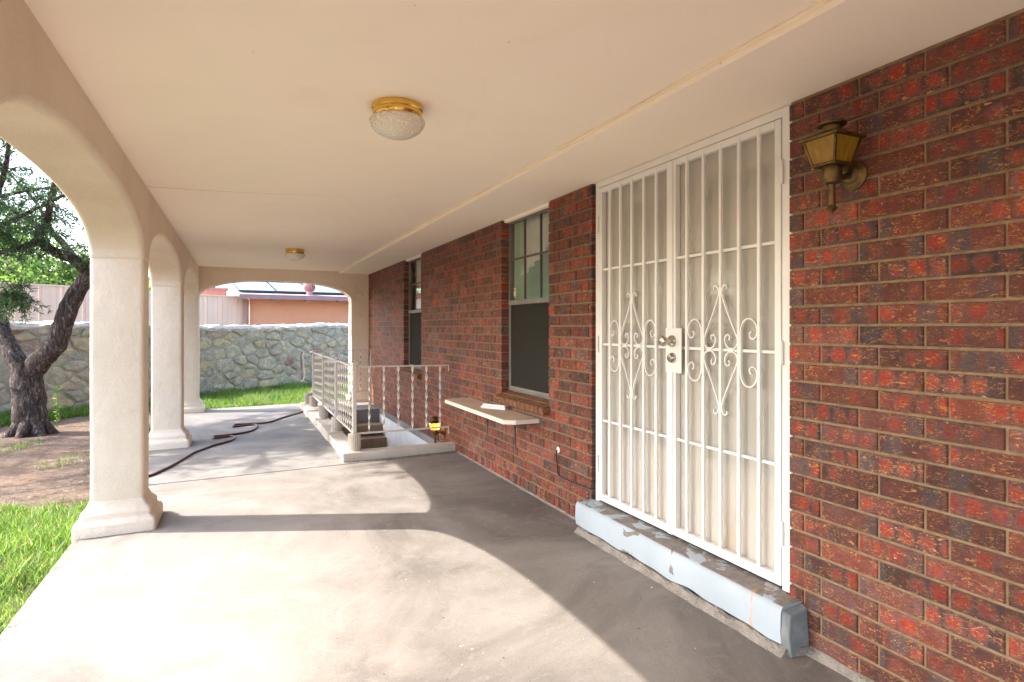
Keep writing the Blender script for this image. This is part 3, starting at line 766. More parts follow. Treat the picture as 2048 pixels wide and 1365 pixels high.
loft(m, rr); m.build('wall_foot_mortar', M['fillet'], hs, smooth=True, angle=60)

# ------------------------------------------------------------------ shelf, scrap trim, cable
sh = thing('wall_shelf', (XW, 5.1, -.78), 'cream painted wooden shelf on steel brackets below the near window', 'shelf')
poly = [(XW-.002, 4.335), (2.005, 4.335), (1.922, 4.40), (1.922, 5.885), (1.955, 5.955), (XW-.002, 5.955)]
m = MB(); m.prism(poly, 2, -.777, -.7435); m.build('board', M['board_edge'], sh, bevel=.003)
m = MB(); m.prism([(a + (.004 if a < 2.2 else -.001), b + (.004 if b < 5 else -.004)) for a, b in poly], 2, -.7432, -.7405); m.build('board_top', M['board'], sh)
for yy in (4.81, 5.46):
    br = MB(); br.prism([(XW-.001, -1.06), (XW-.005, -1.055), (XW-.016, -.80), (XW-.03, -.7775), (XW-.001, -.7775)], 1, yy-.009, yy+.009)
    bo = br.build('bracket', M['iron'], sh)
    b2 = MB(); b2.box((1.98, yy-.009, -.7815), (XW-.031, yy+.009, -.7775)); b2.build('bracket_arm', M['iron'], bo)
tr = thing('scrap_trim', (2.11, 5.03, -.7405), 'short white scrap of moulded trim lying on the wall shelf', 'trim')
prof = [(0,0),(.058,0),(.058,.008),(.046,.014),(.034,.011),(.022,.017),(.008,.020),(0,.016)]
for j in range(2):
    A_ = Vector((2.045 + .012*j, 5.165 - .02*j, -.7402 + .0203*j)); dr = Vector((.475, -.88, 0)); sd_ = Vector((.88, .475, 0)); m = MB(); n = len(prof); vs = []
    for s_ in (0, .285 - .03*j):
        for a, b in prof: vs.append(A_ + dr*s_ + sd_*(a - .02) + Vector((0, 0, b)))
    m.add(vs, [tuple(range(n))[::-1], tuple(range(n, 2*n))] + [(i, (i+1)%n, n+(i+1)%n, n+i) for i in range(n)]); m.build('moulding', M['trim'], tr)
cb = thing('wall_cable', (XW, 4.02, -1.12), 'thin black cable with a white wall grommet on the brick beside the doorstep', 'cable')
m = MB(); m.tube(spline([(XW+.01, 4.02, -.935), (XW-.014, 4.02, -.94), (XW-.016, 4.025, -.98), (XW-.008, 4.025, -1.06), (XW-.008, 4.018, -1.112), (XW-.008, 3.99, -1.126), (XW-.008, 3.80, -1.128), (XW-.008, 3.62, -1.122), (XW-.010, 3.56, -1.118), (XW+.006, 3.538, -1.10), (XW+.012, 3.536, -.9), (XW+.010, 3.535, -.6), (XW+.014, 3.536, -.45)], 6), .0042, 7); m.build('cord', M['black'], cb, smooth=True)
m = MB(); m.lathe([(.024,0),(.024,-.003),(.014,-.008),(.006,-.009)], 16, (XW-.001, 4.02, -.935), axis='x'); m.build('grommet', M['trim'], cb, smooth=True)

# ------------------------------------------------------------------ lanterns
def lantern(name, loc, label, lit=False, sc_=1.0):
    """loc = centre of the wall plate; the lamp stands out towards -X"""
    t = bpy.data.objects.new(name, None); COL.objects.link(t); t.location = loc; t['_inv'] = 0; t.scale = (sc_,)*3
    tag(t, label, 'lantern', 'brass wall lanterns')
    bx = -.125
    m = MB(); m.lathe([(.058,0),(.058,-.006),(.050,-.012),(.047,-.016),(.036,-.020),(.030,-.030),(.020,-.036),(.004,-.038)], 28, axis='x'); m.build('wall_plate', M['antique'], t, smooth=True)
    m = MB(); m.tube(spline([(-.03,0,0),(-.06,0,-.012),(-.09,0,-.012),(-.115,0,.0),(bx,0,.014)], 5), .012, 10); m.build('arm', M['antique'], t, smooth=True)
    zb, zt = .032, .128; hb, ht = .047, .070
    def sq(h, z): return [(bx-h,-h,z),(bx+h,-h,z),(bx+h,h,z),(bx-h,h,z)]
    m = MB(); loft(m, [sq(hb+.005, zb-.008), sq(hb+.008, zb-.004), sq(hb+.006, zb)]); m.build('base_tray', M['antique'], t)
    m = MB(); m.lathe([(.020,-.046),(.030,-.040),(.032,-.030),(.036,-.022),(.036,.020),(.034,.024)], 24, (bx,0,0)); m.build('cup', M['antique'], t, smooth=True)
    m = MB(); m.lathe([(.002,-.162),(.006,-.154),(.014,-.146),(.020,-.140),(.018,-.134),(.013,-.128),(.0125,-.046)], 18, (bx,0,0)); m.build('tail', M['antique'], t, smooth=True)
    for i in range(4):
        a, b = sq(hb, zb), sq(ht, zt); j = (i+1) % 4
        m = MB(); m.tube([a[i], b[i]], 1, sq=(.004, .004)); m.build('cage_bar', M['antique'], t)
        c = Vector((bx, 0, 0)); q = [Vector(p) for p in (a[i], a[j], b[j], b[i])]
        nrm = (q[1]-q[0]).cross(q[3]-q[0]).normalized()
        m = MB(); m.add(q + [p - nrm*.003 for p in q], [(0,1,2,3),(7,6,5,4),(0,4,5,1),(1,5,6,2),(2,6,7,3),(3,7,4,0)]); m.build('glass_pane', M['amber_lit' if lit else 'amber'], t)
    m = MB(); loft(m, [sq(ht+.013, zt-.004), sq(ht+.015, zt+.003), sq(.036, zt+.030), sq(.036, zt+.032)]); rf = m.build('roof_cap', M['antique'], t)
    m = MB(); m.lathe([(.034,zt+.030),(.034,zt+.050),(.050,zt+.054),(.053,zt+.060),(.046,zt+.066),(.030,zt+.076),(.012,zt+.080),(.007,zt+.082),(.007,zt+.088),(.002,zt+.090)], 24, (bx,0,0)); m.build('finial', M['antique'], rf, smooth=True)
    if lit:
        l = bpy.data.lights.new('bulb', 'POINT'); l.energy = .6; l.color = (1, .55, .18); l.shadow_soft_size = .02
        lo = bpy.data.objects.new('bulb', l); COL.objects.link(lo); lo.parent = t; lo.location = (bx, 0, .085)
    return t
lantern('wall_lantern', (XW-.001, 1.605, .600), 'antique brass wall lantern with amber panes on brick right of the door')
lantern('wall_lantern', (XW-.001, 6.83, -1.235), 'lit amber lantern low on the brick wall over the stairwell', True, .88)

# ------------------------------------------------------------------ ceiling lights
def ceiling_light(loc, label):
    t = bpy.data.objects.new('ceiling_light', None); COL.objects.link(t); t.location = loc; t['_inv'] = 0
    tag(t, label, 'ceiling light', 'porch ceiling lights')
    m = MB(); m.lathe([(.117,0),(.120,-.008),(.118,-.022),(.112,-.027),(.115,-.033),(.113,-.048),(.106,-.058),(.100,-.060)], 48); m.build('brass_ring', M['brass'], t, smooth=True)
    prof = [(.102,-.055),(.114,-.058),(.123,-.064),(.1265,-.073),(.124,-.084),(.116,-.099),(.103,-.115),(.083,-.130),(.058,-.141),(.030,-.148),(.006,-.150)]
    pf = [(p.x, p.z) for p in spline([(a, 0, b) for a, b in prof], 3)]
    def rel(k, z):
        if z > -.076: return 1 + (.016 if k % 4 < 2 else 0)
        a = 2*math.pi*k/192; q = Vector((math.cos(a)*4.2, math.sin(a)*4.2, z*62)); f = mnoise.voronoi(q)[0]
        return 1 + .075*max(0, .55 - f[0])*(1 if z > -.146 else .3)
    m = MB(); m.lathe(pf, 192, rmod=rel); m.build('glass_shade', M['shade'], t, smooth=True, angle=80)
    m = MB(); m.lathe([(.085,-.046),(.085,-.050),(.04,-.052),(.03,-.060),(.03,-.1),(.02,-.115),(.005,-.118)], 20); m.build('lamp_holder', M['trim'], t, smooth=True)
    return t
ceiling_light((.672, 2.766, ZC-.0005), 'near brass and pressed glass flush light on the cream ceiling')
ceiling_light((.672, 8.40, ZC-.0005), 'far brass and pressed glass flush light near the end arch')

# ------------------------------------------------------------------ stairwell: kerb, stairs, railing
x0, x1, y0, y1 = WELL
m = MB(); pl = thing('stair_kerb', (1.1, 6.5, -1.4), 'low painted concrete kerb around the basement stairwell', 'kerb')
zk = -1.312
m = MB(); rg = []
for i in range(31):
    x = .985 + (XW-.004-.985)*i/30; dz = .005*mnoise.noise((x*5,0,0)); dy = .004*mnoise.noise((x*6,4,0))
    rg.append([(x, 6.405+dy, floor_z(x)-.03), (x, 6.405+dy, zk-.012+dz), (x, 6.417+dy, zk+dz), (x, 6.555, zk+dz), (x, 6.565, zk-.01), (x, 6.565, floor_z(x)-.3)])
loft(m, rg); m.build('front_kerb', M['kerb'], pl, smooth=True, angle=50)
for i in range(4):
    ya, yb = 6.566 + 1.12*i, 6.566 + 1.12*(i+1) - .012; dx = -.012*i + .02; dz = .006*((i % 2)*2-1)
    m = MB(); m.box((.985+dx, ya, -1.45), (1.195, yb, zk+dz)); m.build('side_kerb', M['kerb'], pl, bevel=.012)
st = thing('basement_stairs', (1.7, 8.5, -3.0), 'tan concrete steps going down into the stairwell beside the wall', 'stairs')
for i in range(9):
    zt = floor_z(1.7) - .035 - .178*(i); yf = y1 - .05 - .262*i
    m = MB(); m.box((x0, yf-.262 + (.0), zt-.178-.16), (x1, yf, zt-.178)); m.build('step', M['stair'], st, bevel=.008)
m = MB(); m.box((x0-.15, y0-.15, -3.3), (x1+.15, y1-2.0, -3.12)); m.build('well_floor', M['stair'], st)
m = MB(); m.box((x0-.15, y0, -3.3), (x0, y1, -1.64)); m.box((x0-.15, y0-.15, -3.3), (x1, y0, -1.64)); m.box((x0-.15, y1, -3.3), (x1, y1+.1, -1.64)); m.build('well_wall', M['stem'], st)
m = MB(); m.box((x1-.002, y0, -3.3), (x1+.2, y1-.02, -1.475)); m.build('stem_wall', M['stem'], st)

rl = thing('stair_railing', (1.12, 8.5, -1.3), 'white iron railing with twisted balusters around the stairwell', 'railing')
XR, ZR, ZL = 1.12, -.42, -1.135
def bal_mesh(h, a_=.0125):
    vs = []; n = 56; b_ = .0032
    for i in range(n+1):
        t = i/n; th = math.pi*6.5*min(1, max(0, (t-.03)/.94)); c, s = math.cos(th), math.sin(th)
        for sx, sy in ((1,1),(-1,1),(-1,-1),(1,-1)):
            px, py = sx*a_, sy*b_; vs.append((px*c - py*s, px*s + py*c, h*t))
    me = bpy.data.meshes.new('baluster'); me.from_pydata(vs, [], [(i*4+k, i*4+(k+1)%4, (i+1)*4+(k+1)%4, (i+1)*4+k) for i in range(n) for k in range(4)])
    me.materials.append(M['white2']); return me
bm_ = bal_mesh(ZR - ZL - .012); bm_s = bal_mesh(ZR - ZL - .012, .0095)
def baluster(x, y, rz, z=ZL+.006, me=None):
    o = bpy.data.objects.new('baluster', me or bm_); COL.objects.link(o); o.parent = rl; o.matrix_parent_inverse = Matrix.Translation(rl.location).inverted()
    o.location = (x, y, z); o.rotation_euler = (0, 0, rz)
def rail(a, b, h=.008, w_=.014, name='rail'):
    m = MB(); m.tube([a, b], 1, sq=(h, w_)); return m.build(name, M['white2'], rl, bevel=.002, seg=1)
PY = [6.515, 7.81, 9.09, 10.38]
for i, y in enumerate(PY):
    m = MB(); m.box((XR-.019, y-.019, -1.13), (XR+.019, y+.019, -.395)); p = m.build('post', M['white2'], rl, bevel=.003)
    m = MB(); m.box((XR-.024, y-.024, -.3948), (XR+.024, y+.024, -.378)); m.build('post_cap', M['white2'], p, bevel=.004)
    m = MB(); m.lathe([(.066,zk-.005),(.070,zk+.006),(.066,zk+.012),(.068,-1.150),(.066,-1.134),(.05,-1.131)], 72, (XR, y, 0), rmod=lambda k, z: [1, 1.0, .90, .90][k % 4] if zk+.008 < z < -1.14 else 1)
    m.build('fluted_footing', M['kerb'], rl)
m = MB(); m.lathe([(.066,zk-.08),(.066,-1.150),(.05,-1.13)], 72, (XR-.03, 10.86, 0), rmod=lambda k, z: [1, 1.0, .90, .90][k % 4]); m.build('fluted_footing', M['kerb'], rl)
rail((XR, PY[0], ZR), (XR, 10.80, ZR)); rail((XR, PY[0], ZL), (XR, PY[-1], ZL))
for a, b in zip(PY[:-1], PY[1:]):
    nb = 8
    for q in range(1, nb+1): baluster(XR, a + (b-a)*q/(nb+1), .3 + q*.22, me=bm_s)
rail((XR, PY[0], ZR), (XW-.05, PY[0]-.02, ZR-.012)); rail((XR, PY[0], ZL), (XW-.05, PY[0]-.02, ZL+.006))
rail((XW-.055, PY[0]-.02, ZR-.006), (XW-.055, PY[0]-.02, ZR-.075), .005, .005, 'end_hook'); rail((XW-.055, PY[0]-.02, ZL+.006), (XW-.055, PY[0]-.02, ZL-.075), .005, .005, 'end_hook')
for q in range(6): baluster(XR + .155 + .158*q, PY[0] - .003 - .0025*q, 1.2 + q*.08)
# back rail across the far end
YB = 10.88; rail((1.19, YB, -.405), (2.16, YB, -.405)); m = MB(); m.box((2.145, YB-.012, -1.40), (2.17, YB+.012, -.398)); m.build('post', M['white2'], rl, bevel=.002)
m = MB(); m.box((1.185, YB-.012, -1.40), (1.21, YB+.012, -.398)); m.build('post', M['white2'], rl, bevel=.002)
rail((1.2, YB, -1.30), (2.16, YB, -1.30))
for q in range(4): baluster(1.42 + .185*q, YB, q*.6, -1.12)
# curled end of the hand rail
hp = [(1.05, 10.75, -.43), (1.02, 10.72, -.415), (.995, 10.69, -.44), (.99, 10.66, -.54), (1.0, 10.62, -.72), (1.0, 10.60, -.84), (.955, 10.58, -.895), (.89, 10.57, -.87), (.80, 10.56, -.80)]
m = MB(); m.tube(spline(hp, 6), .010, 8); m.build('curled_handrail', M['white2'], rl, smooth=True)
m = MB(); m.tube(spline([(p[0]-.04, p[1]+.02, p[2]-.012) for p in hp[1:7]], 6), .009, 8); m.build('curled_handrail', M['iron'], rl, smooth=True)

# ------------------------------------------------------------------ hose on the patio
hpx = [(240,1050),(360,1000),(480,940),(590,875),(700,810),(800,772),(900,735),(1000,708),(1080,682),(1118,657),(1085,638),(1000,648),(920,660),(893,652),(930,638),(1060,625),(1200,605),(1300,578),(1352,540),(1325,518),(1220,527),(1115,541),(1106,531),(1150,517),(1300,508),(1450,498),(1560,465),(1640,438),(1835,380)]
pts = [on_floor(250 + a/5.12, 750 + b/5.12, .013) for a, b in hpx]
pts = [pts[0] + Vector((-.16, -.09, -.001))] + pts
m = MB(); m.tube(spline(pts, 5), .0125, 8); tag(m.build('garden_hose', M['hose'], smooth=True), 'red-brown garden hose snaking across the patio between columns and stair kerb', 'hose')

# ------------------------------------------------------------------ stone wall
E = Vector((4.9, 3.25, 0)).normalized(); NB = Vector((-E.y, E.x, 0)); W0 = Vector((-3.5, 12.45, 0))
def wl(s, t, z): p = W0 + E*s + NB*t; return Vector((p.x, p.y, z))
sw = thing('stone_wall', wl(2, 0, -1.5), 'low grey fieldstone garden wall with pale rough capping behind the lawn', 'stone wall')
S0, S1, ZW0, ZW1 = -3.2, 8.6, -1.62, .0
def topz(s): return .035 + .03*math.sin(s*1.1) + .025*mnoise.noise((s*2.2, 0, 4)) + (.07 if s < .6 else 0)*(min(1, (.6-s)/1.5))
pts2 = []
tries = 0
while len(pts2) < 265 and tries < 30000:
    tries += 1
    s = random.uniform(S0, S1); z = random.uniform(ZW0, ZW1); rad = random.choice((.15, .19, .24, .30))
    if all(((s-a)*.80)**2 + ((z-b)*1.25)**2 > (.5*(rad+r_))**2 for a, b, r_ in pts2): pts2.append((s, z, rad))
def clip(poly, a, b, c):
    out = []
    for i in range(len(poly)):
        p, q = poly[i], poly[(i+1) % len(poly)]; dp, dq = a*p[0]+b*p[1]-c, a*q[0]+b*q[1]-c
        if dp <= 0: out.append(p)
        if (dp < 0) != (dq < 0) and dp != dq:
            t = dp/(dp-dq); out.append((p[0]+(q[0]-p[0])*t, p[1]+(q[1]-p[1])*t))
    return out
for s, z, rad in pts2:
    poly = [(s-.5, max(ZW0, z-.4)), (s+.5, max(ZW0, z-.4)), (s+.5, min(ZW1, z+.4)), (s-.5, min(ZW1, z+.4))]
    for a, b, r_ in pts2:
        if (a, b) == (s, z) or abs(a-s) > 1.1 or abs(b-z) > .9: continue
        dx, dy = (a-s)*.80, (b-z)*1.25; d2 = dx*dx+dy*dy; wgt = .5 + .5*(rad-r_)/max(.05, math.sqrt(d2))*.5
        A, B = dx*.80, dy*1.25; cc = A*s + B*z + d2*wgt; poly = clip(poly, A, B, cc)
        if len(poly) < 3: break
    if len(poly) < 3: continue
    cx = sum(p[0] for p in poly)/len(poly); cz = sum(p[1] for p in poly)/len(poly)
    # resample the outline, round it off, leave a mortar joint
    dense = []
    for i in range(len(poly)):
        p, q = poly[i], poly[(i+1) % len(poly)]; ln = math.hypot(q[0]-p[0], q[1]-p[1]); k_ = max(1, int(ln/.06))
        for j in range(k_): dense.append((p[0]+(q[0]-p[0])*j/k_, p[1]+(q[1]-p[1])*j/k_))
    n = len(dense)
    if n < 5: continue
    sm = [tuple((dense[i-1][c]+5*dense[i][c]+dense[(i+1) % n][c])/7 for c in (0,1)) for i in range(n)]
    gap = random.uniform(.003, .014)
    def shr(p, g): dx, dz = p[0]-cx, p[1]-cz; l = math.hypot(dx, dz) or 1; f = max(.2, (l-g)/l); return (cx+dx*f, cz+dz*f)
    prd = random.uniform(.016, .05); tilt = (random.uniform(-.12, .12), random.uniform(-.12, .12))
    jit = lambda p, k_: (p[0] + .030*mnoise.noise((p[0]*9, p[1]*9, k_)), p[1] + .030*mnoise.noise((p[0]*9, p[1]*9, k_+5)))
    rngs = []
    for g2, t in ((gap, .05), (gap+.001, -prd*.35), (gap+.022, -prd*.85), (gap+.06, -prd)):
        rr_ = []
        for p in sm:
            a, b = jit(shr(p, g2), 2.0); tt = t + (0 if t > 0 else tilt[0]*(a-cx)*.4 + tilt[1]*(b-cz)*.4) + (0 if t > 0 else .012*mnoise.noise((a*14, b*14, 9)))
            rr_.append(wl(a, tt, b))
        rngs.append(rr_)
    m = MB(); nn = len(sm); vs = [p for r_ in rngs for p in r_]; fs = [(i*nn+k2, i*nn+(k2+1) % nn, (i+1)*nn+(k2+1) % nn, (i+1)*nn+k2) for i in range(3) for k2 in range(nn)]
    vs.append(wl(cx, -prd*1.05, cz)); fs += [(3*nn+k2, 3*nn+(k2+1) % nn, len(vs)-1) for k2 in range(nn)]
    m.add(vs, fs); m.build('stone', M['stone'], sw, smooth=True, angle=38)
m = MB()
for i in range(60):
    pass
nS = 60; rg = []
for i in range(nS+1):
    s = S0 + (S1-S0)*i/nS; rg.append([wl(s, -.012, -1.7), wl(s, -.012, topz(s)-.05), wl(s, .34, topz(s)-.05), wl(s, .34, -1.7)])
loft(m, rg); m.build('mortar_core', M['stone_mortar'], sw, smooth=True)
m = MB(); rg = []; nS = 240
for i in range(nS+1):
    s = S0 + (S1-S0)*i/nS; z = topz(s); nz = lambda k_: mnoise.noise((s*7, k_*3.1, 0))*.035
    rg.append([wl(s, -.035+nz(1), z-.085+nz(2)), wl(s, -.055+nz(3), z-.03+nz(4)), wl(s, -.01, z+.02+nz(5)*.7), wl(s, .08, z+.035+nz(6)*.8), wl(s, .19, z+.04+nz(7)*.8), wl(s, .30, z+.025+nz(8)), wl(s, .37+nz(9), z-.04), wl(s, .2, z-.09)])
loft(m, rg); m.build('capping', M['cap'], sw, smooth=True, angle=25)

# ------------------------------------------------------------------ fence and neighbouring house
C0 = at(500, 597, 17.3); C0.z = 0
def hl(s, t, z): p = C0 + E*s + NB*t; return Vector((p.x, p.y, z))
EH = Vector((.993, .12, 0)).normalized(); NH = Vector((-EH.y, EH.x, 0))
def nl_(s, t, z): p = C0 + EH*s + NH*t; return Vector((p.x, p.y, z))
fn = thing('metal_fence', hl(-5, .2, -1.5), 'beige ribbed steel fence panels standing behind the stone wall', 'fence')
PW = .42
for i in range(32):
    a = -.01 - PW*(i+1); b = a + PW - .006; zt = .86 + (.0 if i < 8 else .06)
    m = MB(); prof = []
    ribs = [(0, 0), (.05, 0), (.062, -.022), (.088, -.022), (.10, 0), (.20, 0), (.212, -.012), (.226, -.012), (.238, 0), (.33, 0), (.342, -.012), (.356, -.012), (.368, 0), (PW-.006, 0)]
    front = [hl(a+u_, .10+t_, 0) for u_, t_ in ribs]; back = [hl(a+u_, .115+t_, 0) for u_, t_ in ribs[::-1]]
    ply = [(p.x, p.y) for p in front + back]; m.prism(ply, 2, -1.6, zt); m.build('panel', M['fence'], fn)
m = MB(); m.tube([hl(-13.6, .10, .925), hl(-3.5, .10, .925)], 1, sq=(.018, .03)); m.build('top_rail', M['fence'], fn)
m = MB(); m.tube([hl(-3.48, .10, .868), hl(-.02, .10, .868)], 1, sq=(.018, .03)); m.build('top_rail', M['fence'], fn)

nh = thing('neighbour_house', nl_(4, 2, -1.5), 'low salmon stucco house with solar panels on its mauve roof beyond the wall', 'house')
def obox(name, mat, par, s0, s1, t0, t1, z0, z1, bevel=0):
    vs = [nl_(s, t, z) for z in (z0, z1) for s, t in ((s0,t0),(s1,t0),(s1,t1),(s0,t1))]
    m = MB(); m.add(vs, [(0,3,2,1),(4,5,6,7),(0,1,5,4),(1,2,6,5),(2,3,7,6),(3,0,4,7)]); return m.build(name, mat, par, bevel=bevel)
obox('wall', M['salmon'], nh, 0, 12, 0, 9, -1.6, .86)
ro = obox('fascia', M['fascia'], nh, -.35, 12.5, -.52, -.48, .80, .93)
def slope(t): return .93 + (t+.48)*.135
m = MB(); vs = [nl_(s, t, slope(t)+d) for d in (0, -.07) for s, t in ((-.35,-.478),(12.5,-.478),(12.5,2.6),(-.35,2.6))]
m.add(vs, [(0,1,2,3),(7,6,5,4),(0,4,5,1),(1,5,6,2),(2,6,7,3),(3,7,4,0)]); rf = m.build('roof', M['roof'], nh)
for i in range(9):
    s = .5 + .95*i; m = MB(); vs = [nl_(s+ds_, t, slope(t)-.075+dz) for dz in (0, -.10) for ds_, t in ((0,-.475),(.09,-.475),(.09,-.002),(0,-.002))]
    m.add(vs, [(0,3,2,1),(4,5,6,7),(0,1,5,4),(1,2,6,5),(2,3,7,6),(3,0,4,7)]); m.build('rafter_tail', M['fascia'], nh)
for i in range(7):
    s0_, s1_ = -.30 + 1.03*i, -.30 + 1.03*i + 1.0; ta, tb, za, zb = -.05, 1.55, 1.06, 1.42
    sk = 0
    m = MB(); q = [nl_(s0_, ta, za), nl_(s1_, ta, za), nl_(s1_+sk, tb, zb), nl_(s0_+sk, tb, zb)]
    m.add(q + [p + Vector((0,0,-.04)) for p in q], [(0,1,2,3),(7,6,5,4),(0,4,5,1),(1,5,6,2),(2,6,7,3),(3,7,4,0)]); fr = m.build('solar_panel', M['solar_frame'], nh)
    cq = sum(q, Vector())/4; q2 = [cq + (p-cq)*.965 + Vector((0,0,.006)) for p in q]
    m = MB(); m.add(q2 + [p + Vector((0,0,-.004)) for p in q2], [(0,1,2,3),(7,6,5,4),(0,4,5,1),(1,5,6,2),(2,6,7,3),(3,7,4,0)]); m.build('cell_sheet', M['solar'], fr)
    for s in (s0_+.15, s1_-.15):
        m = MB(); m.tube([nl_(s, .25, slope(.25)-.01), nl_(s, .25, 1.10)], .015, 6); m.build('mount', M['alu'], nh)
def vent(s, t, zb, r):
    c = nl_(s, t, zb); m = MB(); m.lathe([(r*.55,-.2),(r*.55,.06)], 16, c); v = m.build('turbine_vent', M['vent'], nh, smooth=True)
    for k2 in range(18):
        a0 = 2*math.pi*k2/18; vs = []
        for q in range(7):
            ph = -1.15 + 2.3*q/6; rr_ = r*math.cos(ph)**.7; z = .06 + r*.8 + r*.8*math.sin(ph)
            for da in (0, .30): vs.append((c.x + rr_*math.cos(a0+da)*(1 - .18*(da > 0)), c.y + rr_*math.sin(a0+da)*(1 - .18*(da > 0)), c.z + z))
        m = MB(); m.add(vs, [(2*q, 2*q+1, 2*q+3, 2*q+2) for q in range(6)]); bl = m.build('blade', M['vent'], v)
        so = bl.modifiers.new('t', 'SOLIDIFY'); so.thickness = .004
    m = MB(); m.lathe([(r*.5, .06+r*1.52), (r*.45, .06+r*1.62), (.01, .06+r*1.66)], 18, c); m.build('cap', M['vent'], v, smooth=True)
vent(1.62, -.22, slope(-.22)+.03, .17); vent(1.55, 2.3, slope(2.3)+.02, .17)
m = MB(); m.tube([nl_(-.07, -.06, .80), nl_(-.07, -.06, -1.5)], 1, sq=(.035, .05)); m.build('downpipe', M['fascia'], nh)
ob = thing('pink_outbuilding', nl_(-2.3, 2.2, -1.5), 'small pink stucco block behind the beige fence left of the salmon house', 'building')
obox('wall', M['pink'], ob, -1.35, -.45, 1.6, 3.6, -1.6, 1.14); obox('parapet', M['roof'], ob, -1.40, -.40, 1.55, 3.65, 1.142, 1.20)
ob2 = thing('shingled_roof_shed', nl_(-.6, 4.4, -1.5), 'mauve shingled shed roof between the pink block and solar panels', 'shed')
obox('wall', M['pink'], ob2, -.38, 1.2, 4.3, 6.5, -1.6, 1.0)
m = MB(); vs = [nl_(s, t, z) for s, t, z in ((-.36,4.25,1.0),(1.25,4.25,1.0),(1.25,6.6,1.72),(-.36,6.6,1.72),(-.36,4.25,.93),(1.25,4.25,.93),(1.25,6.6,1.65),(-.36,6.6,1.65))]
m.add(vs, [(0,1,2,3),(7,6,5,4),(0,4,5,1),(1,5,6,2),(2,6,7,3),(3,7,4,0)]); m.build('roof', M['roof'], ob2)

# ------------------------------------------------------------------ trees
def unit(n):
    v = rng.normal(size=(n, 3)); return v/np.linalg.norm(v, axis=1, keepdims=True)
def leaf_quads(C, L, Wd, D=None):
    """diamond leaves, folded along the midrib is too fine here: 4 vertices each"""
    n = len(C); D = unit(n) if D is None else D; Bv = np.cross(D, unit(n)); Bv /= np.maximum(1e-6, np.linalg.norm(Bv, axis=1, keepdims=True))
    L = np.asarray(L).reshape(-1, 1); Wd = np.asarray(Wd).reshape(-1, 1)
    V = np.stack([C, C + D*L*.45 + Bv*Wd, C + D*L, C + D*L*.45 - Bv*Wd], axis=1).reshape(-1, 3)
    return V, np.arange(4*n).reshape(n, 4)
def limb(mb, pts, r0, r1, n=10, rough=.12, seg=6):
    P = spline(pts, seg); k_ = len(P); rr = [r0 + (r1-r0)*(i/(k_-1))**.85 for i in range(k_)]
    o = len(mb.v); mb.tube(P, rr, n)
    if rough:
        for i in range(o, len(mb.v)):
            v = Vector(mb.v[i]); j = min(k_-1, (i-o)//n); d = v - P[j]; f = 1 + rough*(mnoise.noise(v*7) + .6*mnoise.noise(v*17)); mb.v[i] = tuple(P[j] + d*f)
    return P
tx = thing('shade_tree', at(62, 868, 8.4), 'gnarled dark forked tree with narrow leaves beside the arcade', 'tree')
D0 = 8.5
trunk = MB(); tips = []
base = at(62, 880, 8.35)
limb(trunk, [base + Vector((0,0,-.12)), at(62, 855, 8.38), at(58, 800, 8.4), at(54, 760, 8.4), at(50, 725, 8.4)], .225, .17, 16, .16)
for k2 in range(7):
    a = k2*.9; limb(trunk, [base + Vector((.12*math.cos(a), .12*math.sin(a), .22)), base + Vector((.30*math.cos(a), .30*math.sin(a), .03)), base + Vector((.52*math.cos(a), .52*math.sin(a), -.10))], .09, .03, 8, .1)
lA = limb(trunk, [at(58, 760, 8.4), at(30, 715, 8.42), at(8, 675, 8.5), at(-8, 620, 8.6), at(-25, 560, 8.5), at(-60, 500, 8.3), at(-110, 420, 8.0), at(-150, 330, 7.6)], .135, .06, 12, .14)
lB = limb(trunk, [at(55, 752, 8.4), at(88, 715, 8.35), at(112, 690, 8.3), at(124, 655, 8.3), at(138, 615, 8.3), at(160, 575, 8.35), at(182, 545, 8.4), at(205, 500, 8.5), at(230, 430, 8.7), at(262, 330, 8.8)], .145, .085, 12, .14)
subs = []
def sub(pts, r0, r1): subs.append(limb(trunk, pts, r0, r1, 8, .1, 4))
sub([at(178, 550, 8.4), at(150, 520, 8.3), at(108, 503, 8.1), at(78, 478, 7.9), at(95, 440, 7.8), at(100, 412, 7.6), at(112, 360, 7.3)], .085, .03)
sub([at(80, 480, 7.9), at(45, 496, 7.7), at(0, 506, 7.5), at(-50, 520, 7.2)], .05, .02)
sub([at(45, 496, 7.7), at(20, 478, 7.6), at(0, 462, 7.4), at(-40, 440, 7.2)], .035, .015)
sub([at(152, 520, 8.3), at(110, 470, 8.6), at(55, 440, 8.9), at(15, 415, 9.1), at(-30, 405, 9.2)], .05, .02)
sub([at(108, 470, 8.6), at(75, 410, 8.9), at(40, 370, 9.2), at(5, 335, 9.4)], .03, .012)
sub([at(182, 545, 8.4), at(210, 505, 8.0), at(260, 470, 7.6), at(330, 420, 7.2)], .07, .03)
sub([at(230, 430, 8.7), at(200, 360, 9.0), at(140, 280, 9.4), at(70, 200, 9.7)], .06, .02)
sub([at(262, 330, 8.8), at(320, 250, 8.6), at(390, 170, 8.3)], .07, .025)
sub([at(-60, 500, 8.3), at(-20, 420, 7.8), at(10, 340, 7.5), at(20, 260, 7.3)], .06, .02)
sub([at(-110, 420, 8.0), at(-150, 380, 8.6), at(-180, 300, 9.2)], .06, .02)
for q in ((-5.2, 9.0, 1.1), (-4.7, 7.7, 1.6), (-5.6, 10.4, 1.5), (-4.2, 8.6, .9)):
    q = Vector(q); a_ = lA[-9]; sub([a_, a_.lerp(q, .35) + Vector((0, 0, .25)), a_.lerp(q, .7) + Vector((0, 0, .2)), q], .05, .015)
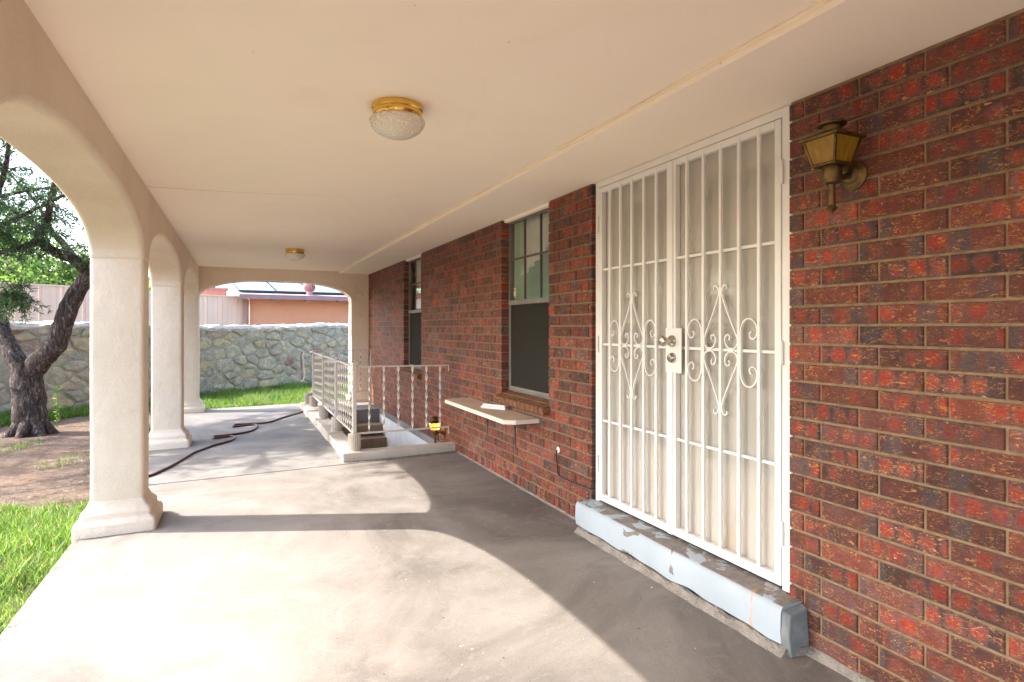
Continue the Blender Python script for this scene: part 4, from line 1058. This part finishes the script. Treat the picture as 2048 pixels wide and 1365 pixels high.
for q in range(22):
    v = unit(1)[0]; q = Vector((-5.5 + v[0]*1.4, 10.1 + v[1]*1.7, 2.0 + v[2]*.7)); a_ = random.choice((lA[-1], lA[-5], lA[-9]))
    sub([a_, a_.lerp(q, .4) + Vector((0, 0, .3)), a_.lerp(q, .75) + Vector((0, 0, .2)), q], .035, .012)
anch = [p for P in subs for p in P[len(P)//3:]] + lA[len(lA)*2//3:] + lB[len(lB)*2//3:]
# wider crown above: shade on the patio
ctr = at(150, 330, 8.6)
for k2 in range(40):
    a = random.uniform(0, 2*math.pi); el = random.uniform(.15, 1.1); ln = random.uniform(1.2, 2.5)
    p0 = random.choice([lA[-1], lA[-1], lA[-7], lA[-12], subs[9][-1], lB[-1], subs[6][-1], subs[7][-1], subs[0][-1], lB[-4]])
    d = Vector((math.cos(a)*math.cos(el), math.sin(a)*math.cos(el), math.sin(el)))
    q = [p0, p0 + d*ln*.4 + Vector((0,0,.08)), p0 + d*ln*.75 + Vector((0,0,.10)), p0 + d*ln + Vector((0,0,-.05))]
    P = limb(trunk, q, .04, .010, 6, .05, 4); anch += P[3:]
anch = anch[::3]
twigs = MB(); LC, LD = [], []
hang = [at(22, 590, 7.9), at(40, 610, 7.9), at(30, 575, 8.0), at(12, 600, 8.0)]
for i in range(3700):
    p = random.choice(anch) if i > 60 else random.choice(hang); d = Vector(unit(1)[0]); d.z = d.z*.6 + .05; ln = random.uniform(.25, .62) if i > 60 else random.uniform(.15, .35)
    e1 = p + d*ln*.5 + Vector((0,0,.04)); e2 = p + d*ln + Vector((0,0,-.10*ln - (.1 if i <= 60 else 0)))
    if e2.x > -1.15 and e2.z < 1.7: continue
    twigs.tube([p, e1, e2], [.006, .004, .002], 3, cap=False)
    nl = 21
    for q in range(nl):
        t = .15 + .85*q/nl; c = p*(1-t)*(1-t) + e1*2*t*(1-t) + e2*t*t; LC.append(c)
        LD.append((d*.5 + Vector(unit(1)[0])*.9 + Vector((0, 0, -.35))).normalized())
LC = np.array([tuple(c) for c in LC]); LD = np.array([tuple(c) for c in LD]); n = len(LC)
trunk.build('trunk', M['bark'], tx, smooth=True, angle=80)
twigs.build('twigs', M['bark'], tx, fix=False)
V, Q = leaf_quads(LC, rng.uniform(.055, .10, n), rng.uniform(.006, .0105, n), LD)
tag(raw_mesh('crown', V, Q, M['leaf'], tx), None, None, None, 'stuff')

def far_tree(name, base, h, rx, rz, mat, label, n=9000, leaf=.16, group='trees beyond the fence'):
    t = thing(name, base, label, 'tree', group)
    m = MB(); top = base + Vector((random.uniform(-.2,.2), 0, h)); limb(m, [base, base.lerp(top, .4) + Vector((.1,0,0)), top], .16, .06, 8, .08, 5)
    cen = base + Vector((0, 0, h)); cl = []
    for k2 in range(46):
        v = unit(1)[0]; r_ = random.uniform(.35, 1)**.5; cl.append((cen.x + v[0]*rx*r_, cen.y + v[1]*rx*r_, cen.z + v[2]*rz*r_))
        if k2 < 14: limb(m, [top - Vector((0,0,h*.25)), (top + Vector(cl[-1]))/2, Vector(cl[-1])], .05, .012, 5, 0, 3)
    m.build('trunk', M['bark'], t, smooth=True)
    cl = np.array(cl); k_ = rng.integers(0, len(cl), n); C = cl[k_] + rng.normal(size=(n, 3))*np.array([rx*.17, rx*.17, rz*.15])
    V, Q = leaf_quads(C, rng.uniform(leaf*.6, leaf*1.3, n), rng.uniform(leaf*.2, leaf*.36, n)); tag(raw_mesh('crown', V, Q, mat, t), None, None, None, 'stuff')
def gb(px, d): p = at(px, 800, d); return Vector((p.x, p.y, -1.55))
far_tree('leafy_tree', gb(20, 19), 3.0, 2.0, 1.9, M['leaf_far'], 'bright green tree beyond the fence, leftmost through the near arch')
far_tree('leafy_tree', gb(150, 21), 2.7, 1.9, 1.5, M['leaf_far'], 'bright green tree beyond the fence, just left of the near column')
far_tree('leafy_tree', gb(-120, 23), 4.2, 2.6, 2.4, M['leaf_dark'], 'tall darker tree beyond the fence at the left edge')
far_tree('leafy_tree', gb(330, 30), 2.6, 2.4, 1.5, M['leaf_far'], 'low green tree far behind the fence between the columns')
far_tree('evergreen_tree', gb(520, 32), 3.1, 2.6, 1.8, M['leaf_dark'], 'dark tree behind the solar roof, left of the roof vents', 11000)
far_tree('evergreen_tree', gb(650, 33), 3.2, 2.9, 1.8, M['leaf_dark'], 'dark tree behind the solar roof, right of the roof vents', 11000)

# ------------------------------------------------------------------ grass, weed, litter
def grass(name, label, spots, h0, h1, wd=.0035):
    n = len(spots); C = np.array(spots); a = rng.uniform(0, 2*np.pi, n); h = rng.uniform(h0, h1, n)*np.array([.95 + .55*mnoise.noise((q[0]*2.3, q[1]*2.3, 1.1)) + .5*mnoise.noise((q[0]*7, q[1]*7, 4.1)) for q in spots])
    side = np.stack([np.cos(a), np.sin(a), np.zeros(n)], 1)*wd; ln = rng.normal(size=(n, 3))*.38; ln[:, 2] = 1
    b = rng.uniform(0, 2*np.pi, n); bend = np.stack([np.cos(b), np.sin(b), np.zeros(n)], 1)*h[:, None]*rng.uniform(.1, .65, n)[:, None]
    mid = C + ln*h[:, None]*.5 + bend*.25; tip = C + ln*h[:, None]*.88 + bend
    V = np.stack([C-side, C+side, mid+side*.75, mid-side*.75, tip+side*.12, tip-side*.12], 1).reshape(-1, 3)
    o = np.arange(n)*6; Q = np.concatenate([np.stack([o, o+1, o+2, o+3], 1), np.stack([o+3, o+2, o+4, o+5], 1)])
    tag(raw_mesh(name, V, Q, M['grass']), label, 'grass', None, 'stuff')
sp = []
for _ in range(150000):
    x = random.uniform(-4.6, XS-.005); y = random.uniform(1.6, 8.0)
    nz = mnoise.noise((x*1.6, y*1.6, 0))*.5 + mnoise.noise((x*5, y*5, 3))*.3
    edge = 6.35 + nz*1.1 - max(0, (x+2.4))*.35
    if y > edge: continue
    if nz < -.33: continue
    sp.append((x, y, gz(x, y)-.01))
    if len(sp) > 85000: break
grass('lawn_grass', 'bright green grass along the patio edge at the lower left', sp, .04, .14)
sp = []
for _ in range(160000):
    s = random.uniform(-2.6, 6.5); t = random.uniform(-4.4, -.02); p = wl(s, t, 0)
    if p.y < 11.76 and p.x > XS-.03: continue
    if p.x < -1.1:
        nz = mnoise.noise((p.x*1.2, p.y*1.2, 6))
        if t < -1.0 + nz*.6 or nz < -.25: continue
    if p.x > 2.4: continue
    sp.append((p.x, p.y, gz(p.x, p.y)-.01))
    if len(sp) > 60000: break
grass('far_lawn_grass', 'sunlit bright green grass strip in front of the stone wall', sp, .06, .20, .006)
sp = []
for _ in range(9000):
    x = random.uniform(-4.5, XS-.03); y = random.uniform(6.0, 12.0); nz = mnoise.noise((x*1.4+5, y*1.4, 2))
    if nz > .30 : sp.append((x, y, gz(x, y)-.01))
grass('dirt_grass', 'thin tufts of grass scattered over the dirt under the tree', sp, .03, .09)
wd = thing('garden_weed', on_floor(114, 850), 'young feathery green weed growing beside the tree trunk', 'weed')
wb = at(114, 855, 9.0); wb.z = -1.5; m = MB(); m.tube([wb, wb + Vector((.01, 0, .32)), wb + Vector((0, .01, .62))], [.006, .005, .002], 5); m.build('stem', M['grass'], wd)
C, D = [], []
for k2 in range(130):
    z = random.uniform(.08, .62); a = random.uniform(0, 6.28); C.append((wb.x, wb.y, wb.z+z)); D.append((math.cos(a), math.sin(a), .25))
D = np.array(D); V, Q = leaf_quads(np.array(C), rng.uniform(.03, .085, 130), rng.uniform(.004, .007, 130), D/np.linalg.norm(D, axis=1, keepdims=True)); raw_mesh('leaves', V, Q, M['grass'], wd)
V, Q = [], []
def litter_at(x, y, s):
    a = random.uniform(0, 6.28); z = floor_z(x) + .002; b = len(V)
    for dx, dy, dz in ((-1,0,0),(0,-.4,.3),(1,0,.15),(0,.4,.35)): V.append((x + s*(dx*math.cos(a)-dy*math.sin(a)), y + s*(dx*math.sin(a)+dy*math.cos(a)), z + s*dz*.5))
    Q.append((b, b+1, b+2, b+3))
for _ in range(90): litter_at(random.uniform(1.0, 2.19), 6.395 - abs(random.gauss(0, .035)), random.uniform(.006, .017))
for _ in range(60): litter_at(.97 - abs(random.gauss(0, .05)), random.uniform(6.5, 10.9), random.uniform(.006, .017))
for _ in range(70): litter_at(random.uniform(-.4, 2.0), random.uniform(1.2, 6.3), random.uniform(.003, .009))
for _ in range(60): litter_at(2.185 - abs(random.gauss(0, .03)), random.uniform(3.7, 6.35), random.uniform(.005, .012))
for _ in range(1500):
    x = random.uniform(-4.5, XS-.05); y = random.uniform(6.0, 12.2); b = len(V); litter_at(x, y, random.uniform(.006, .022))
    for q in range(b, len(V)): V[q] = (V[q][0], V[q][1], V[q][2] - floor_z(x) + gz(x, y))
tag(raw_mesh('leaf_litter', V, Q, M['litter']), 'small dead leaf scraps and crumbs on the patio floor and dirt', 'litter', None, 'stuff')

for o in bpy.data.objects:
    if '_inv' in o: del o['_inv']
